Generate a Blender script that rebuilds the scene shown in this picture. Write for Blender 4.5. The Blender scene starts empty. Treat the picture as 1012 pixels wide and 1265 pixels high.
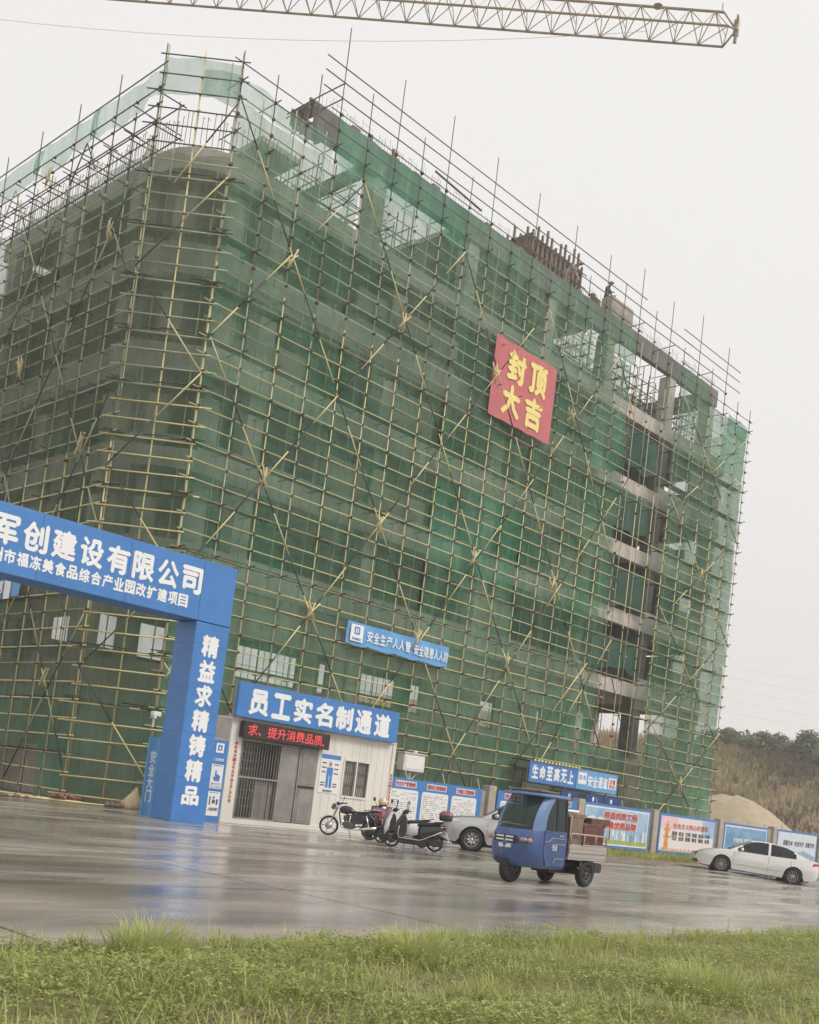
import bpy, bmesh, math, random
from mathutils import Vector, Matrix
random.seed(7)
RAD = math.radians
scene = bpy.context.scene
COL = scene.collection

# ------------------------------------------------------------------ camera, sky, sun, exposure
# world frame: X runs away along the long facade, Y along the left facade, Z up; camera at eye height in a stopped car
def make_camera():
    f, roll, pitch, yaw = 1343.7265, RAD(-6.72471701), RAD(3.74374534), RAD(42.84625834)
    cx, cy, W, H = 572.0097, 910.5208, 1012.0, 1265.0
    cp, sp, c, s = math.cos(pitch), math.sin(pitch), math.cos(roll), math.sin(roll)
    F, U, R = Vector((0, cp, sp)), Vector((0, -sp, cp)), Vector((1, 0, 0))
    Xi, Yi = c * R - s * U, -(s * R + c * U)
    B = Matrix(((math.sin(yaw), math.cos(yaw), 0), (-math.cos(yaw), math.sin(yaw), 0), (0, 0, 1)))
    F, Xi, Yi = B @ F, B @ Xi, B @ Yi
    cam = bpy.data.cameras.new('camera')
    o = bpy.data.objects.new('camera', cam); COL.objects.link(o)
    m = Matrix((Xi, -Yi, -F)).transposed().to_4x4(); m.translation = (0, 0, 1.25)
    o.matrix_world = m
    cam.sensor_fit = 'VERTICAL'; cam.sensor_height = 24.0; cam.lens = f / H * 24.0
    cam.shift_x = (W / 2 - cx) / H; cam.shift_y = (cy - H / 2) / H
    cam.clip_start = 0.1; cam.clip_end = 2000
    scene.camera = o
make_camera()

SUN_DIR = Vector((0.30, -0.62, 0.72)).normalized()          # towards the sun behind the cloud
world = bpy.data.worlds.new('World'); scene.world = world; world.use_nodes = True
nt = world.node_tree; nt.nodes.clear()
sky = nt.nodes.new('ShaderNodeTexSky'); sky.sky_type = 'NISHITA'; sky.sun_disc = False
sky.sun_elevation = math.asin(SUN_DIR.z); sky.sun_rotation = math.atan2(SUN_DIR.x, SUN_DIR.y)
sky.air_density = 2.0; sky.dust_density = 6.0
mix = nt.nodes.new('ShaderNodeMixRGB'); mix.inputs[0].default_value = 0.93
mix.inputs[2].default_value = (6.75, 6.55, 6.38, 1)             # closed white cloud
bg = nt.nodes.new('ShaderNodeBackground'); bg.inputs[1].default_value = 0.10
out = nt.nodes.new('ShaderNodeOutputWorld')
nt.links.new(sky.outputs[0], mix.inputs[1]); nt.links.new(mix.outputs[0], bg.inputs[0]); nt.links.new(bg.outputs[0], out.inputs[0])

sl = bpy.data.lights.new('sun', 'SUN'); sl.energy = 1.5; sl.angle = RAD(20); sl.color = (1.0, 0.96, 0.9)
so = bpy.data.objects.new('sun', sl); COL.objects.link(so); so.rotation_euler = SUN_DIR.to_track_quat('Z', 'Y').to_euler()
so.location = (0, 0, 60)

vs = scene.view_settings
scene.display_settings.display_device = 'sRGB'
vs.view_transform = 'Standard'; vs.look = 'None'; vs.exposure = 0.53; vs.gamma = 1.0; vs.use_curve_mapping = False
scene.cycles.transparent_max_bounces = 24
scene.cycles.max_bounces = 8

# ------------------------------------------------------------------ materials
def nodes(name):
    m = bpy.data.materials.new(name); m.use_nodes = True
    t = m.node_tree; t.nodes.clear()
    return m, t, t.nodes.new, t.links.new

def mat(name, col, rough=0.6, metal=0.0, var=0.25, scale=3.0, bump=0.0, bscale=None, col2=None, spec=0.5, stretch=(1, 1, 1), trans=0.0, coat=0.0):
    m, t, N, L = nodes(name)
    o = N('ShaderNodeOutputMaterial'); b = N('ShaderNodeBsdfPrincipled')
    L(b.outputs[0], o.inputs[0])
    b.inputs['Roughness'].default_value = rough; b.inputs['Metallic'].default_value = metal
    b.inputs['Specular IOR Level'].default_value = spec
    b.inputs['Coat Weight'].default_value = coat; b.inputs['Coat Roughness'].default_value = 0.08
    tc = N('ShaderNodeTexCoord'); mp = N('ShaderNodeMapping'); mp.inputs['Scale'].default_value = stretch
    L(tc.outputs['Object'], mp.inputs[0])
    n = N('ShaderNodeTexNoise'); n.inputs['Scale'].default_value = scale; n.inputs['Detail'].default_value = 6; n.inputs['Roughness'].default_value = 0.65
    L(mp.outputs[0], n.inputs[0])
    r = N('ShaderNodeMapRange'); r.inputs[1].default_value = 0.3; r.inputs[2].default_value = 0.7
    L(n.outputs[0], r.inputs[0])
    x = N('ShaderNodeMixRGB'); L(r.outputs[0], x.inputs[0])
    if col2 is None:
        x.inputs[1].default_value = tuple(max(0, c * (1 - var)) for c in col) + (1,)
        x.inputs[2].default_value = tuple(min(1, c * (1 + var)) for c in col) + (1,)
    else:
        x.inputs[1].default_value = tuple(col) + (1,); x.inputs[2].default_value = tuple(col2) + (1,)
    L(x.outputs[0], b.inputs['Base Color'])
    if bump:
        n2 = N('ShaderNodeTexNoise'); n2.inputs['Scale'].default_value = bscale or scale * 4; n2.inputs['Detail'].default_value = 4
        L(mp.outputs[0], n2.inputs[0])
        bp = N('ShaderNodeBump'); bp.inputs['Strength'].default_value = bump; bp.inputs['Distance'].default_value = 0.02
        L(n2.outputs[0], bp.inputs['Height']); L(bp.outputs[0], b.inputs['Normal'])
    if trans:
        tl = N('ShaderNodeBsdfTranslucent'); L(x.outputs[0], tl.inputs[0])
        ms = N('ShaderNodeMixShader'); ms.inputs[0].default_value = trans
        L(b.outputs[0], ms.inputs[1]); L(tl.outputs[0], ms.inputs[2]); L(ms.outputs[0], o.inputs[0])
    return m

def net_mat(name, col, col2, lo, hi):
    """woven mesh too fine to see: partly lets light straight through, partly scatters it; dust runs down in streaks"""
    m, t, N, L = nodes(name)
    o = N('ShaderNodeOutputMaterial'); tc = N('ShaderNodeTexCoord')
    mp = N('ShaderNodeMapping'); mp.inputs['Scale'].default_value = (1.0, 1.0, 0.22)
    L(tc.outputs['Object'], mp.inputs[0])
    n1 = N('ShaderNodeTexNoise'); n1.inputs['Scale'].default_value = 1.1; n1.inputs['Detail'].default_value = 8; n1.inputs['Roughness'].default_value = 0.7
    L(mp.outputs[0], n1.inputs[0])
    n2 = N('ShaderNodeTexNoise'); n2.inputs['Scale'].default_value = 0.35; n2.inputs['Detail'].default_value = 4
    L(tc.outputs['Object'], n2.inputs[0])
    r1 = N('ShaderNodeMapRange'); r1.inputs[1].default_value = 0.32; r1.inputs[2].default_value = 0.68
    r1.inputs[3].default_value = lo; r1.inputs[4].default_value = hi
    L(n1.outputs[0], r1.inputs[0])
    r2 = N('ShaderNodeMapRange'); r2.inputs[1].default_value = 0.35; r2.inputs[2].default_value = 0.65
    L(n2.outputs[0], r2.inputs[0])
    x = N('ShaderNodeMixRGB'); x.inputs[1].default_value = tuple(col) + (1,); x.inputs[2].default_value = tuple(col2) + (1,)
    L(r2.outputs[0], x.inputs[0])
    mp3 = N('ShaderNodeMapping'); mp3.inputs['Scale'].default_value = (5.0, 5.0, 0.45); L(tc.outputs['Object'], mp3.inputs[0])
    n3 = N('ShaderNodeTexNoise'); n3.inputs['Scale'].default_value = 1.0; n3.inputs['Detail'].default_value = 5; L(mp3.outputs[0], n3.inputs[0])
    r3 = N('ShaderNodeMapRange'); r3.inputs[1].default_value = 0.3; r3.inputs[2].default_value = 0.72; r3.inputs[3].default_value = 0.84; r3.inputs[4].default_value = 1.18
    L(n3.outputs[0], r3.inputs[0])
    hv = N('ShaderNodeHueSaturation'); L(r3.outputs[0], hv.inputs['Value']); L(x.outputs[0], hv.inputs['Color'])
    x = hv
    d = N('ShaderNodeBsdfDiffuse'); tl = N('ShaderNodeBsdfTranslucent'); tr = N('ShaderNodeBsdfTransparent')
    L(x.outputs[0], d.inputs[0]); L(x.outputs[0], tl.inputs[0])
    m1 = N('ShaderNodeMixShader'); m1.inputs[0].default_value = 0.5; L(d.outputs[0], m1.inputs[1]); L(tl.outputs[0], m1.inputs[2])
    m2 = N('ShaderNodeMixShader'); L(r1.outputs[0], m2.inputs[0]); L(tr.outputs[0], m2.inputs[1]); L(m1.outputs[0], m2.inputs[2])
    L(m2.outputs[0], o.inputs[0])
    return m

def glass_mat(name, col, alpha=0.75, rough=0.05):
    m, t, N, L = nodes(name)
    o = N('ShaderNodeOutputMaterial'); b = N('ShaderNodeBsdfPrincipled'); tr = N('ShaderNodeBsdfTransparent')
    b.inputs['Base Color'].default_value = tuple(col) + (1,); b.inputs['Roughness'].default_value = rough
    tr.inputs[0].default_value = (0.75, 0.85, 0.8, 1)
    ms = N('ShaderNodeMixShader'); ms.inputs[0].default_value = alpha
    L(tr.outputs[0], ms.inputs[1]); L(b.outputs[0], ms.inputs[2]); L(ms.outputs[0], o.inputs[0])
    return m

def emit_mat(name, col, s):
    m, t, N, L = nodes(name)
    o = N('ShaderNodeOutputMaterial'); e = N('ShaderNodeEmission')
    e.inputs[0].default_value = tuple(col) + (1,); e.inputs[1].default_value = s
    L(e.outputs[0], o.inputs[0]); return m

def road_mat():
    """rain-wet paving: puddle film with patches that have begun to dry, streaked along the driving direction"""
    m, t, N, L = nodes('wet_road')
    o = N('ShaderNodeOutputMaterial'); b = N('ShaderNodeBsdfPrincipled'); L(b.outputs[0], o.inputs[0])
    tc = N('ShaderNodeTexCoord'); mp = N('ShaderNodeMapping'); mp.inputs['Scale'].default_value = (0.16, 0.75, 1)
    L(tc.outputs['Object'], mp.inputs[0])
    n1 = N('ShaderNodeTexNoise'); n1.inputs['Scale'].default_value = 1.0; n1.inputs['Detail'].default_value = 7; n1.inputs['Roughness'].default_value = 0.6
    L(mp.outputs[0], n1.inputs[0])
    r = N('ShaderNodeMapRange'); r.inputs[1].default_value = 0.44; r.inputs[2].default_value = 0.62
    r.inputs[3].default_value = 0.045; r.inputs[4].default_value = 0.46
    L(n1.outputs[0], r.inputs[0]); L(r.outputs[0], b.inputs['Roughness'])
    n3 = N('ShaderNodeTexNoise'); n3.inputs['Scale'].default_value = 0.5; n3.inputs['Detail'].default_value = 8
    mp2 = N('ShaderNodeMapping'); mp2.inputs['Scale'].default_value = (0.5, 1.2, 1); L(tc.outputs['Object'], mp2.inputs[0]); L(mp2.outputs[0], n3.inputs[0])
    x = N('ShaderNodeMixRGB'); x.inputs[1].default_value = (0.170, 0.145, 0.120, 1); x.inputs[2].default_value = (0.46, 0.405, 0.35, 1)
    r3 = N('ShaderNodeMapRange'); r3.inputs[1].default_value = 0.35; r3.inputs[2].default_value = 0.68; L(n3.outputs[0], r3.inputs[0])
    L(r3.outputs[0], x.inputs[0]); L(x.outputs[0], b.inputs['Base Color'])
    b.inputs['Specular IOR Level'].default_value = 0.5
    n2 = N('ShaderNodeTexNoise'); n2.inputs['Scale'].default_value = 26; n2.inputs['Detail'].default_value = 3; L(tc.outputs['Object'], n2.inputs[0])
    n4 = N('ShaderNodeTexNoise'); n4.inputs['Scale'].default_value = 1.4; n4.inputs['Detail'].default_value = 2; L(mp2.outputs[0], n4.inputs[0])
    ad = N('ShaderNodeMath'); ad.operation = 'ADD'; L(n2.outputs[0], ad.inputs[0]); L(n4.outputs[0], ad.inputs[1])
    bp = N('ShaderNodeBump'); bp.inputs['Strength'].default_value = 0.10; bp.inputs['Distance'].default_value = 0.05
    L(ad.outputs[0], bp.inputs['Height']); L(bp.outputs[0], b.inputs['Normal'])
    return m

M = {}
def defmats():
    A = M
    A['road'] = road_mat()
    A['joint'] = mat('paving_joint_tar', (0.10, 0.09, 0.08), 0.5, var=0.4)
    A['soil'] = mat('soil', (0.20, 0.15, 0.10), 0.95, var=0.35, scale=1.2, bump=0.6)
    A['verge_soil'] = mat('verge_soil', (0.17, 0.16, 0.08), 0.95, col2=(0.30, 0.25, 0.165), scale=2.2, bump=0.6)
    A['dirt'] = mat('dirt', (0.15, 0.115, 0.085), 0.8, col2=(0.30, 0.23, 0.17), scale=1.6, bump=0.5)
    A['kerb'] = mat('kerb_concrete', (0.22, 0.20, 0.17), 0.7, var=0.3, scale=2.5, bump=0.3)
    A['concrete'] = mat('concrete', (0.48, 0.465, 0.43), 0.85, var=0.28, scale=0.9, bump=0.25)
    A['raw_concrete'] = mat('raw_concrete', (0.50, 0.455, 0.42), 0.85, var=0.25, scale=1.3, bump=0.3)
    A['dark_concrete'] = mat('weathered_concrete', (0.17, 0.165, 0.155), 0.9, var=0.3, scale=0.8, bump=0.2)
    A['formwork'] = mat('formwork_wood', (0.20, 0.13, 0.10), 0.8, var=0.4, scale=3, stretch=(3, 3, 0.4))
    A['rebar'] = mat('rusty_rebar', (0.16, 0.12, 0.095), 0.7, var=0.3)
    A['steel_tube'] = mat('dull_steel_tube', (0.12, 0.12, 0.10), 0.5, 0.3, var=0.3, scale=2)  # dull steel; its dark tone also stands in for backlight on scaffold tops
    A['pole'] = mat('yellow_painted_tube', (0.60, 0.51, 0.22), 0.5, 0.0, col2=(0.76, 0.68, 0.38), scale=0.55, var=0.3)
    A['pole_green'] = mat('greenish_tube', (0.33, 0.34, 0.22), 0.5, 0.1, col2=(0.56, 0.54, 0.35), scale=0.5)
    A['pole_old'] = mat('rusted_tube', (0.26, 0.20, 0.11), 0.65, 0.1, col2=(0.50, 0.43, 0.24), scale=0.7)
    A['pole_dark'] = mat('dark_tube', (0.045, 0.05, 0.04), 0.5, 0.2, var=0.3)
    A['coupler'] = mat('rusty_coupler', (0.06, 0.05, 0.035), 0.7, 0.3, var=0.3)
    A['plank'] = mat('site_plank', (0.13, 0.105, 0.075), 0.9, var=0.35, scale=2)
    for k_, g_ in (('net_right', 1.0), ('net_right2', 0.86), ('net_right3', 1.13)):
        A[k_] = net_mat('green_net_' + k_[-1], (0.105 * g_, 0.325 * g_, 0.190 * g_), (0.245 * g_, 0.435 * g_, 0.300 * g_), 0.38, 0.68)
    A['net_left'] = net_mat('dusty_green_net', (0.165, 0.290, 0.180), (0.290, 0.375, 0.270), 0.40, 0.68)
    A['net_bright'] = net_mat('bright_green_net', (0.11, 0.40, 0.245), (0.20, 0.49, 0.33), 0.50, 0.76)
    A['net_skylit'] = net_mat('skylit_green_net', (0.28, 0.50, 0.38), (0.36, 0.58, 0.46), 0.36, 0.66)  # paler copy of the net, sky glow from behind put into its colour
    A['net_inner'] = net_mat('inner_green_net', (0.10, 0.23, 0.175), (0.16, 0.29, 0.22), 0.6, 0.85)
    A['sign_blue'] = mat('blue_sign_sheet', (0.052, 0.205, 0.535), 0.42, var=0.11, scale=1.1, bump=0.5, bscale=1.6)
    A['banner_blue'] = mat('light_blue_cloth', (0.13, 0.36, 0.68), 0.7, var=0.08, scale=1.0)
    A['deep_blue'] = mat('deep_blue_sheet', (0.015, 0.05, 0.22), 0.5, var=0.15)
    A['white'] = mat('white_lettering', (0.83, 0.85, 0.86), 0.5, var=0.03)
    A['white_paint'] = mat('white_wall_panel', (0.72, 0.695, 0.63), 0.5, var=0.08, scale=1.2, stretch=(1, 1, 0.3))
    A['paper'] = mat('white_poster', (0.78, 0.78, 0.78), 0.5, var=0.04)
    A['ink'] = mat('dark_print', (0.08, 0.08, 0.10), 0.6, var=0.1)
    A['ink_blue'] = mat('blue_print', (0.07, 0.22, 0.55), 0.6, var=0.1)
    A['ink_red'] = mat('red_print', (0.55, 0.06, 0.05), 0.6, var=0.1)
    A['red_cloth'] = mat('red_cloth', (0.53, 0.145, 0.155), 0.8, var=0.10, scale=0.8)
    A['yellow_ink'] = mat('yellow_lettering', (0.86, 0.72, 0.24), 0.6, var=0.05)
    A['pink'] = mat('pink_print', (0.80, 0.55, 0.58), 0.5, var=0.10)
    A['sky_print'] = mat('sky_blue_print', (0.12, 0.32, 0.58), 0.4, col2=(0.50, 0.66, 0.78), scale=0.7)
    A['sky_print2'] = mat('deep_sky_print', (0.04, 0.20, 0.48), 0.4, col2=(0.32, 0.52, 0.70), scale=0.9, stretch=(1, 1, 2))
    A['pale_print'] = mat('pale_poster_print', (0.66, 0.72, 0.80), 0.4, var=0.08)
    A['cream_print'] = mat('cream_poster_print', (0.78, 0.70, 0.68), 0.4, col2=(0.80, 0.76, 0.76), scale=0.8)
    A['grass_print'] = mat('grass_green_print', (0.33, 0.45, 0.10), 0.4, var=0.2)
    A['orange_print'] = mat('orange_print', (0.70, 0.30, 0.06), 0.4, var=0.2)
    A['city_print'] = mat('grey_blue_print', (0.30, 0.42, 0.55), 0.4, var=0.3, scale=4)
    A['brick'] = mat('rendered_wall', (0.34, 0.31, 0.265), 0.9, var=0.2, scale=2, bump=0.2)
    A['post'] = mat('wall_post_render', (0.43, 0.375, 0.31), 0.9, var=0.18, scale=2, bump=0.2)
    A['gate_steel'] = mat('grey_gate_steel', (0.30, 0.28, 0.26), 0.45, 0.3, var=0.25, scale=2)
    A['dark'] = mat('dark_interior', (0.025, 0.025, 0.025), 0.8, var=0.2)
    A['led_back'] = mat('led_board', (0.030, 0.018, 0.016), 0.5, var=0.2)
    A['led'] = emit_mat('led_red', (1.0, 0.12, 0.12), 0.75)
    A['tyre'] = mat('rubber', (0.022, 0.021, 0.020), 0.75, var=0.3, scale=8)
    A['alloy'] = mat('alloy', (0.55, 0.55, 0.56), 0.3, 0.85, var=0.1)
    A['dark_alloy'] = mat('dark_alloy', (0.10, 0.10, 0.105), 0.4, 0.6, var=0.2)
    A['chrome'] = mat('chrome', (0.75, 0.75, 0.75), 0.15, 1.0, var=0.05)
    A['black'] = mat('black_paint', (0.018, 0.018, 0.020), 0.25, var=0.2, coat=0.5)
    A['black_plastic'] = mat('black_plastic', (0.028, 0.028, 0.030), 0.5, var=0.2)
    A['seat'] = mat('black_vinyl', (0.022, 0.02, 0.02), 0.55, var=0.3)
    A['car_white'] = mat('white_car_paint', (0.76, 0.755, 0.74), 0.3, var=0.03, scale=1, coat=1.0)
    A['car_silver'] = mat('silver_car_paint', (0.50, 0.505, 0.50), 0.32, 0.35, var=0.04, coat=1.0)
    A['car_glass'] = glass_mat('car_glass', (0.012, 0.015, 0.015), 0.86)
    A['shield_glass'] = glass_mat('windscreen_glass', (0.05, 0.075, 0.065), 0.5)
    A['lamp_glass'] = mat('lamp_glass', (0.72, 0.74, 0.74), 0.12, 0.3, var=0.1)
    A['red_lamp'] = mat('red_lamp', (0.45, 0.02, 0.03), 0.2, var=0.1)
    A['trike_blue'] = mat('trike_blue', (0.034, 0.084, 0.235), 0.4, var=0.32, scale=3.5, coat=0.5, bump=0.15)
    A['trike_blue2'] = mat('trike_light_blue', (0.11, 0.20, 0.40), 0.35, var=0.12, scale=2, coat=0.6)
    A['bed'] = mat('galvanised_bed', (0.42, 0.385, 0.355), 0.5, 0.2, var=0.15, scale=4, stretch=(0.4, 0.4, 3))
    A['pink_tube'] = mat('faded_red_tube', (0.45, 0.32, 0.29), 0.5, var=0.2)
    A['red_wood'] = mat('red_brown_wood', (0.135, 0.050, 0.042), 0.6, var=0.35, scale=3)
    A['brown_wood'] = mat('worn_brown_wood', (0.21, 0.15, 0.11), 0.7, var=0.35, scale=3)
    A['orange_plate'] = mat('orange_plate', (0.70, 0.33, 0.16), 0.5, var=0.12)
    A['white_plate'] = mat('white_plate', (0.68, 0.74, 0.76), 0.4, var=0.08)
    A['helmet'] = mat('cream_helmet', (0.70, 0.52, 0.28), 0.3, var=0.08, coat=0.5)
    A['purple'] = mat('purple_rain_apron', (0.26, 0.075, 0.13), 0.6, var=0.2, scale=4)
    A['maroon'] = mat('maroon_plastic', (0.22, 0.09, 0.09), 0.3, var=0.2, coat=0.4)
    A['silver_plastic'] = mat('silver_plastic', (0.52, 0.50, 0.48), 0.3, 0.3, var=0.1)
    A['orange_lamp'] = mat('amber_lamp', (0.50, 0.23, 0.12), 0.2, var=0.2)
    A['smoky_lamp'] = mat('smoky_lamp', (0.34, 0.30, 0.27), 0.12, 0.4, var=0.35, scale=14)
    A['teal'] = mat('teal_mat', (0.22, 0.42, 0.42), 0.6, var=0.2)
    A['crane'] = mat('crane_steel', (0.33, 0.26, 0.17), 0.5, 0.2, var=0.3, scale=1)
    A['sand'] = mat('sand', (0.42, 0.345, 0.245), 0.95, var=0.16, scale=1.4, bump=0.5, bscale=3)
    A['hill_soil'] = mat('hill_soil', (0.24, 0.19, 0.115), 0.95, col2=(0.42, 0.255, 0.175), scale=0.07, bump=0.4, bscale=0.6)
    A['cloth_bag'] = mat('beige_sack', (0.60, 0.47, 0.30), 0.9, var=0.15, scale=8)
    A['orange_hose'] = mat('faded_orange_hose', (0.40, 0.20, 0.13), 0.7, var=0.3, scale=5)
    A['rubble'] = mat('rubble', (0.20, 0.15, 0.13), 0.95, var=0.4, scale=5, bump=0.5)
    A['skin'] = mat('skin', (0.42, 0.26, 0.19), 0.6, var=0.05)
    A['grey_cloth'] = mat('grey_workwear', (0.42, 0.38, 0.35), 0.9, var=0.15)
    A['dark_cloth'] = mat('dark_workwear', (0.055, 0.05, 0.05), 0.9, var=0.2)
    A['hat'] = mat('hard_hat', (0.35, 0.32, 0.30), 0.4, var=0.05)
    for i, (a, b) in enumerate((((0.175, 0.210, 0.050), (0.255, 0.290, 0.080)), ((0.28, 0.325, 0.085), (0.38, 0.415, 0.13)),
                                ((0.36, 0.40, 0.125), (0.46, 0.49, 0.18)), ((0.29, 0.25, 0.13), (0.39, 0.335, 0.20)))):
        A['leaf%d' % i] = mat('weed_leaf_%s' % 'abcd'[i], a, 0.6, col2=b, scale=2.0, trans=0.3)
    A['blade'] = mat('grass_blade', (0.36, 0.40, 0.125), 0.6, col2=(0.55, 0.57, 0.24), scale=1.5, trans=0.35)
    A['reed'] = mat('dry_reed', (0.33, 0.285, 0.17), 0.8, col2=(0.44, 0.385, 0.235), scale=0.25, trans=0.3)
    A['reed_green'] = mat('green_reed', (0.23, 0.23, 0.115), 0.8, col2=(0.33, 0.32, 0.165), scale=0.25, trans=0.3)
    A['reed_red'] = mat('reddish_reed', (0.36, 0.235, 0.155), 0.8, col2=(0.44, 0.315, 0.21), scale=0.25, trans=0.3)
    A['brush'] = mat('dark_brush', (0.165, 0.145, 0.10), 0.8, col2=(0.24, 0.21, 0.145), scale=0.3, trans=0.25)
    for i, (a, b) in enumerate((((0.115, 0.132, 0.075), (0.150, 0.168, 0.098)), ((0.150, 0.168, 0.095), (0.195, 0.208, 0.125)), ((0.19, 0.205, 0.125), (0.24, 0.25, 0.16)))):
        A['tree%d' % i] = mat('tree_leaf_%s' % 'abc'[i], a, 0.7, col2=b, scale=0.5, trans=0.25)
    A['bark'] = mat('bark', (0.10, 0.08, 0.06), 0.9, var=0.3)
    A['wire'] = mat('wire', (0.50, 0.49, 0.49), 0.6, var=0.1)
    A['marking'] = mat('worn_white_line', (0.30, 0.29, 0.27), 0.45, col2=(0.62, 0.61, 0.58), scale=5)
defmats()

# ------------------------------------------------------------------ mesh builder
LOCAL = []          # things whose parts are built round their own origin
class MB:
    def __init__(s): s.v = []; s.f = []; s.m = []
    def quad(s, a, b, c, d, m=0):
        n = len(s.v); s.v += [tuple(a), tuple(b), tuple(c), tuple(d)]; s.f.append((n, n + 1, n + 2, n + 3)); s.m.append(m)
    def poly(s, pts, m=0):
        n = len(s.v); s.v += [tuple(p) for p in pts]; s.f.append(tuple(range(n, n + len(pts)))); s.m.append(m)
    def add(s, vs_, fs, m=0):
        n = len(s.v); s.v += [tuple(p) for p in vs_]
        for f in fs: s.f.append(tuple(i + n for i in f)); s.m.append(m)
    def box(s, x0, x1, y0, y1, z0, z1, m=0, rz=0.0, ch=0.0):
        """box, with chamfered vertical and top edges when ch is given"""
        cx, cy = (x0 + x1) / 2, (y0 + y1) / 2
        def P(x, y, z):
            if rz:
                c, q = math.cos(rz), math.sin(rz); dx, dy = x - cx, y - cy
                return (cx + dx * c - dy * q, cy + dx * q + dy * c, z)
            return (x, y, z)
        if not ch:
            vs_ = [P(x, y, z) for z in (z0, z1) for x, y in ((x0, y0), (x1, y0), (x1, y1), (x0, y1))]
            s.add(vs_, [(3, 2, 1, 0), (4, 5, 6, 7), (0, 1, 5, 4), (1, 2, 6, 5), (2, 3, 7, 6), (3, 0, 4, 7)], m)
        else:
            def ring(i, z):
                return [P(x0 + i, y0 + i + ch, z), P(x0 + i + ch, y0 + i, z), P(x1 - i - ch, y0 + i, z), P(x1 - i, y0 + i + ch, z),
                        P(x1 - i, y1 - i - ch, z), P(x1 - i - ch, y1 - i, z), P(x0 + i + ch, y1 - i, z), P(x0 + i, y1 - i - ch, z)]
            s.loft([ring(ch, z0), ring(0, z0 + ch), ring(0, z1 - ch), ring(ch, z1)], m, True, True)
    def loft(s, rings, m=0, closed=True, caps=False):
        n = len(s.v); k = len(rings[0])
        for r in rings: s.v += [tuple(p) for p in r]
        for i in range(len(rings) - 1):
            for j in range(k if closed else k - 1):
                a, b = n + i * k + j, n + i * k + (j + 1) % k
                s.f.append((a, b, b + k, a + k)); s.m.append(m)
        if caps:
            s.f.append(tuple(n + j for j in reversed(range(k)))); s.m.append(m)
            s.f.append(tuple(n + (len(rings) - 1) * k + j for j in range(k))); s.m.append(m)
    def bar(s, p, q, r, n=6, m=0, r2=None):
        p, q = Vector(p), Vector(q); d = q - p
        if d.length < 1e-6: return
        d.normalize(); u = d.orthogonal().normalized(); w = d.cross(u); r2 = r if r2 is None else r2
        R = []
        for c, rr in ((p, r), (q, r2)):
            R.append([c + (u * math.cos(2 * math.pi * i / n) + w * math.sin(2 * math.pi * i / n)) * rr for i in range(n)])
        s.loft(R, m, True, True)
    def tube(s, pts, r, n=6, m=0):
        pts = [Vector(p) for p in pts]; R = []; u = None
        for i, p in enumerate(pts):
            d = (pts[min(i + 1, len(pts) - 1)] - pts[max(i - 1, 0)]).normalized()
            u = d.orthogonal().normalized() if u is None else (u - d * u.dot(d)).normalized()
            w = d.cross(u); rr = r[i] if isinstance(r, (list, tuple)) else r
            R.append([p + (u * math.cos(2 * math.pi * k / n) + w * math.sin(2 * math.pi * k / n)) * rr for k in range(n)])
        s.loft(R, m, True, True)
    def lathe(s, prof, n=24, m=0, axis='Y', c=(0, 0, 0)):
        """profile of (radius, offset along axis)"""
        R = []
        for r, h in prof:
            ring = []
            for k in range(n):
                a = 2 * math.pi * k / n
                ca, sa = r * math.cos(a), r * math.sin(a)
                p = {'Y': (ca, h, sa), 'Z': (ca, sa, h), 'X': (h, ca, sa)}[axis]
                ring.append((c[0] + p[0], c[1] + p[1], c[2] + p[2]))
            R.append(ring)
        s.loft(R, m, True, False)
    def ball(s, c, r, n=10, m=0, k=6):
        R = []
        for i in range(k + 1):
            t = math.pi * i / k; rr = max(1e-3, math.sin(t)); 
            R.append([(c[0] + r[0] * rr * math.cos(2 * math.pi * j / n), c[1] + r[1] * rr * math.sin(2 * math.pi * j / n), c[2] - r[2] * math.cos(t)) for j in range(n)])
        s.loft(R, m, True, True)
    def prism(s, pts, y0, y1, m=0):
        """outline in (x,z) pushed from y0 to y1"""
        k = len(pts); a = [(x, y0, z) for x, z in pts]; b = [(x, y1, z) for x, z in pts]
        s.add(a + b, [tuple(range(k))] + [tuple(reversed(range(k, 2 * k)))] + [(j, j + k, (j + 1) % k + k, (j + 1) % k) for j in range(k)], m)
    def build(s, name, mats, parent=None, smooth=False, origin=None, auto=None):
        me = bpy.data.meshes.new(name); o = Vector(origin or (0, 0, 0))
        vv = [(x - o.x, y - o.y, z - o.z) for x, y, z in s.v] if origin else s.v
        me.from_pydata(vv, [], s.f)
        if not isinstance(mats, (list, tuple)): mats = [mats]
        for q in mats: me.materials.append(M[q] if isinstance(q, str) else q)
        if len(mats) > 1: me.polygons.foreach_set('material_index', s.m)
        if smooth: me.polygons.foreach_set('use_smooth', [True] * len(me.polygons))
        me.update()
        ob = bpy.data.objects.new(name, me); COL.objects.link(ob); ob.location = o
        if auto is not None:
            mm = me; 
            try: mm.set_sharp_from_angle(angle=RAD(auto))
            except Exception: pass
        if parent is not None:
            ob.parent = parent
            if parent in LOCAL: LOCAL.append(ob)
            else: ob.matrix_parent_inverse = parent_inverse(parent)
        return ob

def parent_inverse(p):
    m = Matrix.Identity(4)
    chain = []
    while p is not None: chain.append(p); p = p.parent
    for q in reversed(chain):
        loc = Matrix.Translation(q.location) @ q.rotation_euler.to_matrix().to_4x4()
        m = m @ q.matrix_parent_inverse @ loc
    return m.inverted()

def tag(o, label=None, cat=None, group=None, kind=None):
    if label: o['label'] = label
    if cat: o['category'] = cat
    if group: o['group'] = group
    if kind: o['kind'] = kind
    return o

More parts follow.
